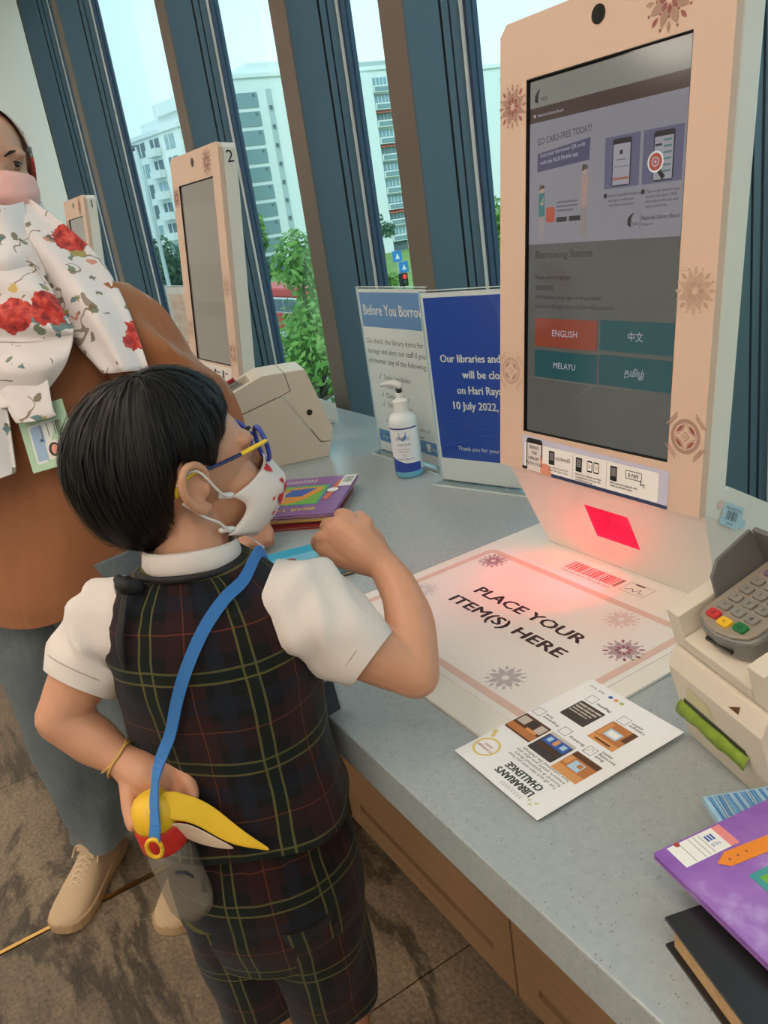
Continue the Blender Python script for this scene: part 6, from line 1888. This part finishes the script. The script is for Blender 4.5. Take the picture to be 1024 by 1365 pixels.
def wsleeve(pts, radii, folds):
    n = 28; rings = []; N = 30
    for k in range(N + 1):
        t = k / N * (len(pts) - 1); i = min(int(t), len(pts) - 2); f = t - i
        p = pts[i].lerp(pts[i + 1], f)
        tg = (pts[-1] - pts[0]).normalized()
        x = Vector((0, 1, 0.2)).cross(tg).normalized(); y = tg.cross(x)
        r = radii[i] + (radii[i + 1] - radii[i]) * f
        rings.append([p + (x * cos(th) + y * sin(th)) * (r + folds * (sin(4 * th + 0.5 * k) + 0.6 * sin(7 * th)) * min(1, k / 8)) for th in [2 * pi * j / n for j in range(n)]])
    inn = [q + (pts[-1] - q) * 0.2 for q in rings[-1]]
    return MB().loft(rings + [inn], True)
wsleeve([wp(0.06, 0, 1.27), WS, (WS + WE) / 2, WE, WW + Vector((-0.004, -0.002, 0.015))], [0.035, 0.070, 0.072, 0.070, 0.052], 0.010).build('tunic_sleeve', M_TUNIC, wo, smooth=True, angle=60)
wsleeve([wp(-0.06, 0, 1.27), wp(-0.150, 0, 1.235), wp(-0.205, -0.005, 1.10), wp(-0.215, 0.0, 1.0), wp(-0.192, 0.065, 0.83)], [0.035, 0.070, 0.072, 0.070, 0.052], 0.010).build('tunic_sleeve', M_TUNIC, wo, smooth=True, angle=60)
M_JEAN, nt, b, new, link = nodemat('grey_denim')
rp = ramp(nt, [(0.25, srgb(92, 104, 112)), (0.75, srgb(128, 138, 144))])
link(noise_tex(nt, geo_pos(nt), 6, 5), rp.inputs['Fac'])
wv = ramp(nt, [(0.4, (0.85, 0.85, 0.85)), (0.6, (1.08, 1.08, 1.08))]); link(noise_tex(nt, geo_pos(nt), 420, 2), wv.inputs['Fac'])
link(mixc(nt, 1.0, rp.outputs['Color'], wv.outputs['Color'], 'MULTIPLY'), b.inputs['Base Color'])
b.inputs['Roughness'].default_value = 0.9
bump_to(nt, b, noise_tex(nt, geo_pos(nt, (1, 1, 0.5)), 12, 4), 0.6, 0.03)
for s_, an in ((-1, AN1), (1, AN2)):
    hipc = wp(0.078 * s_, 0, 0.80)
    knee = hipc.lerp(an, 0.52) + WF * 0.02
    rings = []
    for k in range(26):
        t = k / 25
        if t < 0.5: p = hipc.lerp(knee, t * 2)
        else: p = knee.lerp(an + Vector((0, 0, 0.005)), t * 2 - 1)
        r = interp([(0, 0.108), (0.25, 0.098), (0.5, 0.080), (0.75, 0.076), (1.0, 0.074)], t)[0]
        fo = 0.004 + 0.006 * max(0, (t - 0.75) / 0.25)
        rings.append([p + (WL_ * cos(th) + WF * sin(th)) * (r + fo * sin(3 * th + 11 * t) + 0.5 * fo * sin(5 * th - 17 * t)) for th in [2 * pi * j / 36 for j in range(36)]])
    inn = [q + (an - q) * 0.12 + Vector((0, 0, 0.006)) for q in rings[-1]]
    jl = MB().loft((rings + [inn])[::-1], True).build('jeans_leg', M_JEAN, wo, smooth=True, angle=60)
    sd_ = WL_ * (1 if s_ > 0 else 1)
    seam = [hipc.lerp(knee, q * 2) if q < 0.5 else knee.lerp(an, q * 2 - 1) for q in (0.1, 0.3, 0.5, 0.7, 0.9, 0.98)]
    rs = [0.105, 0.094, 0.081, 0.0765, 0.077, 0.079]
    MB().tube([p + WL_ * r for p, r in zip(seam, rs)], 0.0022, 6).build('side_seam', mat('denim_seam', srgb(84, 92, 98), rough=0.9), jl, smooth=True)
M_SHOE = mat('beige_canvas', srgb(196, 170, 138), rough=0.85, bump=0.25, bscale=420)
M_SOLE = mat('beige_sole', srgb(186, 156, 120), rough=0.7)
M_LACE = mat('beige_lace', srgb(210, 188, 160), rough=0.8)
shoe('shoe', (-1.578, -0.052), (0.76, -0.65), 0.272, wo, M_SHOE, M_SOLE, M_LACE)
shoe('shoe', (-1.420, 0.134), (0.78, -0.62), 0.272, wo, M_SHOE, M_SOLE, M_LACE)

# floral scarf
M_SCARF, nt, b, new, link = nodemat('floral_scarf')
pos = geo_pos(nt)
dn = new('ShaderNodeTexNoise'); dn.inputs['Scale'].default_value = 55; dn.inputs['Detail'].default_value = 3; link(pos, dn.inputs['Vector'])
va = new('ShaderNodeVectorMath'); va.operation = 'MULTIPLY_ADD'
link(dn.outputs['Color'], va.inputs[0]); va.inputs[1].default_value = (0.028, 0.028, 0.028); link(pos, va.inputs[2])
def flora(scale, rad, seedoff, thr):
    v = new('ShaderNodeTexVoronoi'); v.inputs['Scale'].default_value = scale; v.inputs['Randomness'].default_value = 0.9
    ad = new('ShaderNodeVectorMath'); ad.operation = 'ADD'; link(va.outputs[0], ad.inputs[0]); ad.inputs[1].default_value = seedoff
    link(ad.outputs[0], v.inputs['Vector'])
    s = new('ShaderNodeSeparateColor'); link(v.outputs['Color'], s.inputs[0])
    inside = mth(nt, 'LESS_THAN', v.outputs['Distance'], rad)
    return mth(nt, 'MULTIPLY', inside, mth(nt, 'GREATER_THAN', s.outputs[0], thr)), s.outputs[1], v.outputs['Distance']
white = ramp(nt, [(0.3, srgb(214, 206, 206)), (0.7, srgb(232, 226, 226))]); link(noise_tex(nt, pos, 4, 3), white.inputs['Fac'])
c = white.outputs['Color']
f3, h3, d3 = flora(32, 0.27, (0.31, 0.2, 0.11), 0.35)
tw = ramp(nt, [(0.0, srgb(96, 88, 44)), (0.35, srgb(82, 104, 66)), (0.6, srgb(196, 120, 92)), (0.85, srgb(206, 170, 70))], 'CONSTANT'); link(h3, tw.inputs['Fac'])
c = mixc(nt, mth(nt, 'MULTIPLY', f3, 0.85), c, tw.outputs['Color'])
ln_ = mth(nt, 'LESS_THAN', mth(nt, 'ABSOLUTE', mth(nt, 'SUBTRACT', noise_tex(nt, pos, 13, 2), 0.5)), 0.011)
lg_ = mth(nt, 'GREATER_THAN', noise_tex(nt, pos, 9, 2), 0.52)
c = mixc(nt, mth(nt, 'MULTIPLY', mth(nt, 'MULTIPLY', ln_, lg_), 0.8), c, srgb(112, 92, 62))
f2, h2, d2 = flora(9.0, 0.44, (0.07, 0.40, 0.63), 0.30)
lf_ = ramp(nt, [(0.0, srgb(84, 96, 40)), (0.3, srgb(70, 112, 116)), (0.55, srgb(150, 134, 54))], 'CONSTANT'); link(noise_tex(nt, pos, 30, 2), lf_.inputs['Fac'])
gate = mth(nt, 'GREATER_THAN', noise_tex(nt, pos, 24, 3), 0.55)
c = mixc(nt, mth(nt, 'MULTIPLY', f2, mth(nt, 'MULTIPLY', gate, 0.9)), c, lf_.outputs['Color'])
f1, h1, d1 = flora(9.0, 0.31, (0.07, 0.40, 0.63), 0.30)
rd = ramp(nt, [(0.35, srgb(120, 24, 22)), (0.5, srgb(186, 46, 40)), (0.68, srgb(214, 92, 74))]); link(noise_tex(nt, pos, 70, 4), rd.inputs['Fac'])
c = mixc(nt, f1, c, rd.outputs['Color'])
link(c, b.inputs['Base Color'])
b.inputs['Roughness'].default_value = 0.8
b.inputs['Sheen Weight'].default_value = 0.2
bump_to(nt, b, noise_tex(nt, geo_pos(nt, (1, 1, 1)), 16, 3), 0.35, 0.02)

def crm(P, t):
    n = len(P) - 1
    t = max(0, min(n - 1e-6, t * n)); i = int(t); f = t - i
    p0, p1, p2, p3 = P[max(i - 1, 0)], P[i], P[i + 1], P[min(i + 2, n)]
    return 0.5 * ((2 * p1) + (p2 - p0) * f + (2 * p0 - 5 * p1 + 4 * p2 - p3) * f * f + (3 * p1 - p0 - 3 * p2 + p3) * f ** 3)
def cloth(name, rows, amp, freq, ph, nu=34, nv=30, along=True):
    rows = [[Vector(p) for p in r] for r in rows]
    G = []
    for j in range(nv + 1):
        G.append([crm([crm(r, i / nu) for r in rows], j / nv) for i in range(nu + 1)])
    out = Vector((0.80, -0.55, 0.25)).normalized()
    P = []
    for j in range(nv + 1):
        for i in range(nu + 1):
            u, v = i / nu, j / nv
            k = (u if along else v)
            o = amp * sin(freq * k * 2 * pi + ph + 1.3 * sin(3 * (v if along else u)))
            edge = min(1, 6 * min(u, 1 - u)) * 0.7 + 0.3
            P.append(G[j][i] + out * o * edge)
    F = [(j * (nu + 1) + i, j * (nu + 1) + i + 1, (j + 1) * (nu + 1) + i + 1, (j + 1) * (nu + 1) + i) for j in range(nv) for i in range(nu)]
    return MB().add(P, F).build(name, M_SCARF, wo, smooth=True, solid=0.003)
cloth('scarf_drape', [[(-1.78, 0.254, 1.44), (-1.756, 0.279, 1.444), (-1.756, 0.309, 1.454)], [(-1.697, 0.252, 1.356), (-1.659, 0.291, 1.375), (-1.67, 0.349, 1.39)], [(-1.637, 0.261, 1.284), (-1.592, 0.316, 1.308), (-1.618, 0.387, 1.319)], [(-1.568, 0.284, 1.209), (-1.52, 0.332, 1.231), (-1.541, 0.394, 1.232)], [(-1.505, 0.316, 1.132), (-1.467, 0.342, 1.132), (-1.47, 0.387, 1.127)]], 0.006, 2.0, 0.4)
cloth('scarf_cowl', [[(-1.771, 0.137, 1.395), (-1.692, 0.226, 1.382), (-1.648, 0.265, 1.359), (-1.592, 0.278, 1.302)], [(-1.679, 0.104, 1.308), (-1.588, 0.199, 1.29), (-1.551, 0.248, 1.265), (-1.524, 0.287, 1.224)], [(-1.65, 0.079, 1.236), (-1.57, 0.174, 1.214), (-1.536, 0.228, 1.205), (-1.517, 0.286, 1.206)]], 0.007, 2.6, 1.0, along=False)
cloth('scarf_loop', [[(-1.659, 0.084, 1.248), (-1.578, 0.179, 1.226), (-1.542, 0.24, 1.219), (-1.526, 0.29, 1.218)], [(-1.629, 0.06, 1.176), (-1.54, 0.155, 1.163), (-1.506, 0.212, 1.158), (-1.502, 0.264, 1.17)], [(-1.616, 0.042, 1.122), (-1.545, 0.128, 1.109), (-1.519, 0.173, 1.108), (-1.514, 0.216, 1.122)]], 0.006, 1.8, 2.0, along=False)
cloth('scarf_end', [[(-1.549, 0.153, 1.152), (-1.517, 0.192, 1.141), (-1.506, 0.223, 1.142)], [(-1.524, 0.151, 1.106), (-1.492, 0.184, 1.102), (-1.48, 0.214, 1.098)], [(-1.512, 0.155, 1.082), (-1.484, 0.185, 1.082), (-1.474, 0.215, 1.086)]], 0.003, 1.0, 0.0)
cloth('scarf_tail', [[(-1.62, 0.048, 1.14), (-1.549, 0.121, 1.124), (-1.536, 0.151, 1.118)], [(-1.59, 0.022, 1.064), (-1.515, 0.097, 1.056), (-1.504, 0.138, 1.056)], [(-1.574, 0.001, 0.998), (-1.501, 0.078, 0.998), (-1.488, 0.128, 1.005)]], 0.005, 1.6, 0.5)
cloth('scarf_chin', [[(-1.797, 0.163, 1.475), (-1.706, 0.228, 1.447), (-1.686, 0.263, 1.431), (-1.728, 0.302, 1.437)], [(-1.725, 0.128, 1.376), (-1.639, 0.198, 1.35), (-1.615, 0.236, 1.343), (-1.657, 0.288, 1.366)], [(-1.7, 0.109, 1.32), (-1.621, 0.195, 1.305), (-1.598, 0.234, 1.301), (-1.609, 0.285, 1.306)]], 0.006, 2.0, 0.3, along=False)
# hood around the head, open at the face
hd_ = MB(); rings = []
for k in range(15):
    t = k / 14
    sp = 0.30 + 0.70 * t
    rings.append([TW @ Vector(((0.0765 + 0.014 * t) * cos(th), 0.046 - 0.140 * t * (1 - 0.28 * max(0, -sin(th))), 0.012 + (0.098 + 0.014 * sin(pi * t)) * sin(th) * (1.0 if sin(th) > 0 else 1.28) * (1 - 0.55 * max(0, t - 0.55) / 0.45) )) if True else None for th in [2 * pi * j / 44 for j in range(44)]])
cap = [TW @ Vector((0.04 * cos(th), -0.112, 0.02 + 0.05 * sin(th))) for th in [2 * pi * j / 44 for j in range(44)]]
hd_.loft(rings + [cap], False)
hd_.build('scarf_hood', M_SCARF, wo, smooth=True, solid=0.003)
nk = MB(); rings = []
for k, (z, rr) in enumerate(((-0.072, 0.076), (-0.11, 0.086), (-0.15, 0.104), (-0.20, 0.13), (-0.235, 0.16))):
    rings.append([TW @ Vector((rr * 1.02 * cos(th), 0.020 + rr * 0.98 * sin(th) * (0.9 if sin(th) < 0 else 1), z + 0.008 * sin(3 * th + k))) for th in [2 * pi * j / 44 for j in range(44)]])
nk.loft(rings, False)
nk.build('scarf_neck', M_SCARF, wo, smooth=True, solid=0.003)
mkw, _, _, _ = mask_mesh(TW, 1.0, mat('mask_pink', srgb(232, 178, 172), rough=0.85, bump=0.2, bscale=40), wo, 0.0, -0.112)

# identity card hanging on her chest
ic = empty('identity_card', 'pale green identity card holder with a portrait hanging on the brown tunic', 'card', (-1.496, 0.194, 1.053))
TI = frame_matrix((-1.487, 0.154, 0.995), (Vector((-1.449, 0.232, 1.006)) - Vector((-1.487, 0.154, 0.995))).normalized(), (Vector((-1.531, 0.159, 1.075)) - Vector((-1.487, 0.154, 0.995))).normalized())
MB().box(0, 0.085, 0, 0.115, -0.0015, 0.0015, T=TI).build('holder', mat('card_green', srgb(176, 208, 180), rough=0.25), ic, bevel=0.002)
a = Art(0.0002)
a.rect(0.012, 0.012, 0.078, 0.082, ink('card_white', 222, 224, 222), 0.004); a.up()
a.rect(0.015, 0.016, 0.036, 0.078, ink('card_blue', 150, 178, 208), 0.003); a.up()
a.rect(0.034, 0.014, 0.06, 0.046, I_PALE, 0.003); a.up()
a.disc(0.047, 0.030, 0.0095, I_BLACK, 0.0125); a.up(); a.disc(0.048, 0.0295, 0.006, I_SKIN, 0.009)
for i in range(3):
    a.rect(0.032 + i * 0.012, 0.054, 0.0335 + i * 0.012, 0.078, I_GREY)
a.poly([(0.026, 0.050), (0.034, 0.048), (0.031, 0.055)], ink('label_navy', 40, 56, 128))
barcode(a, 0.060, 0.05, 0.072, 0.078, I_BLACK, 9, 6)
a.build('card_print', TI @ Matrix.Translation((0, 0, 0.0017)), ic)
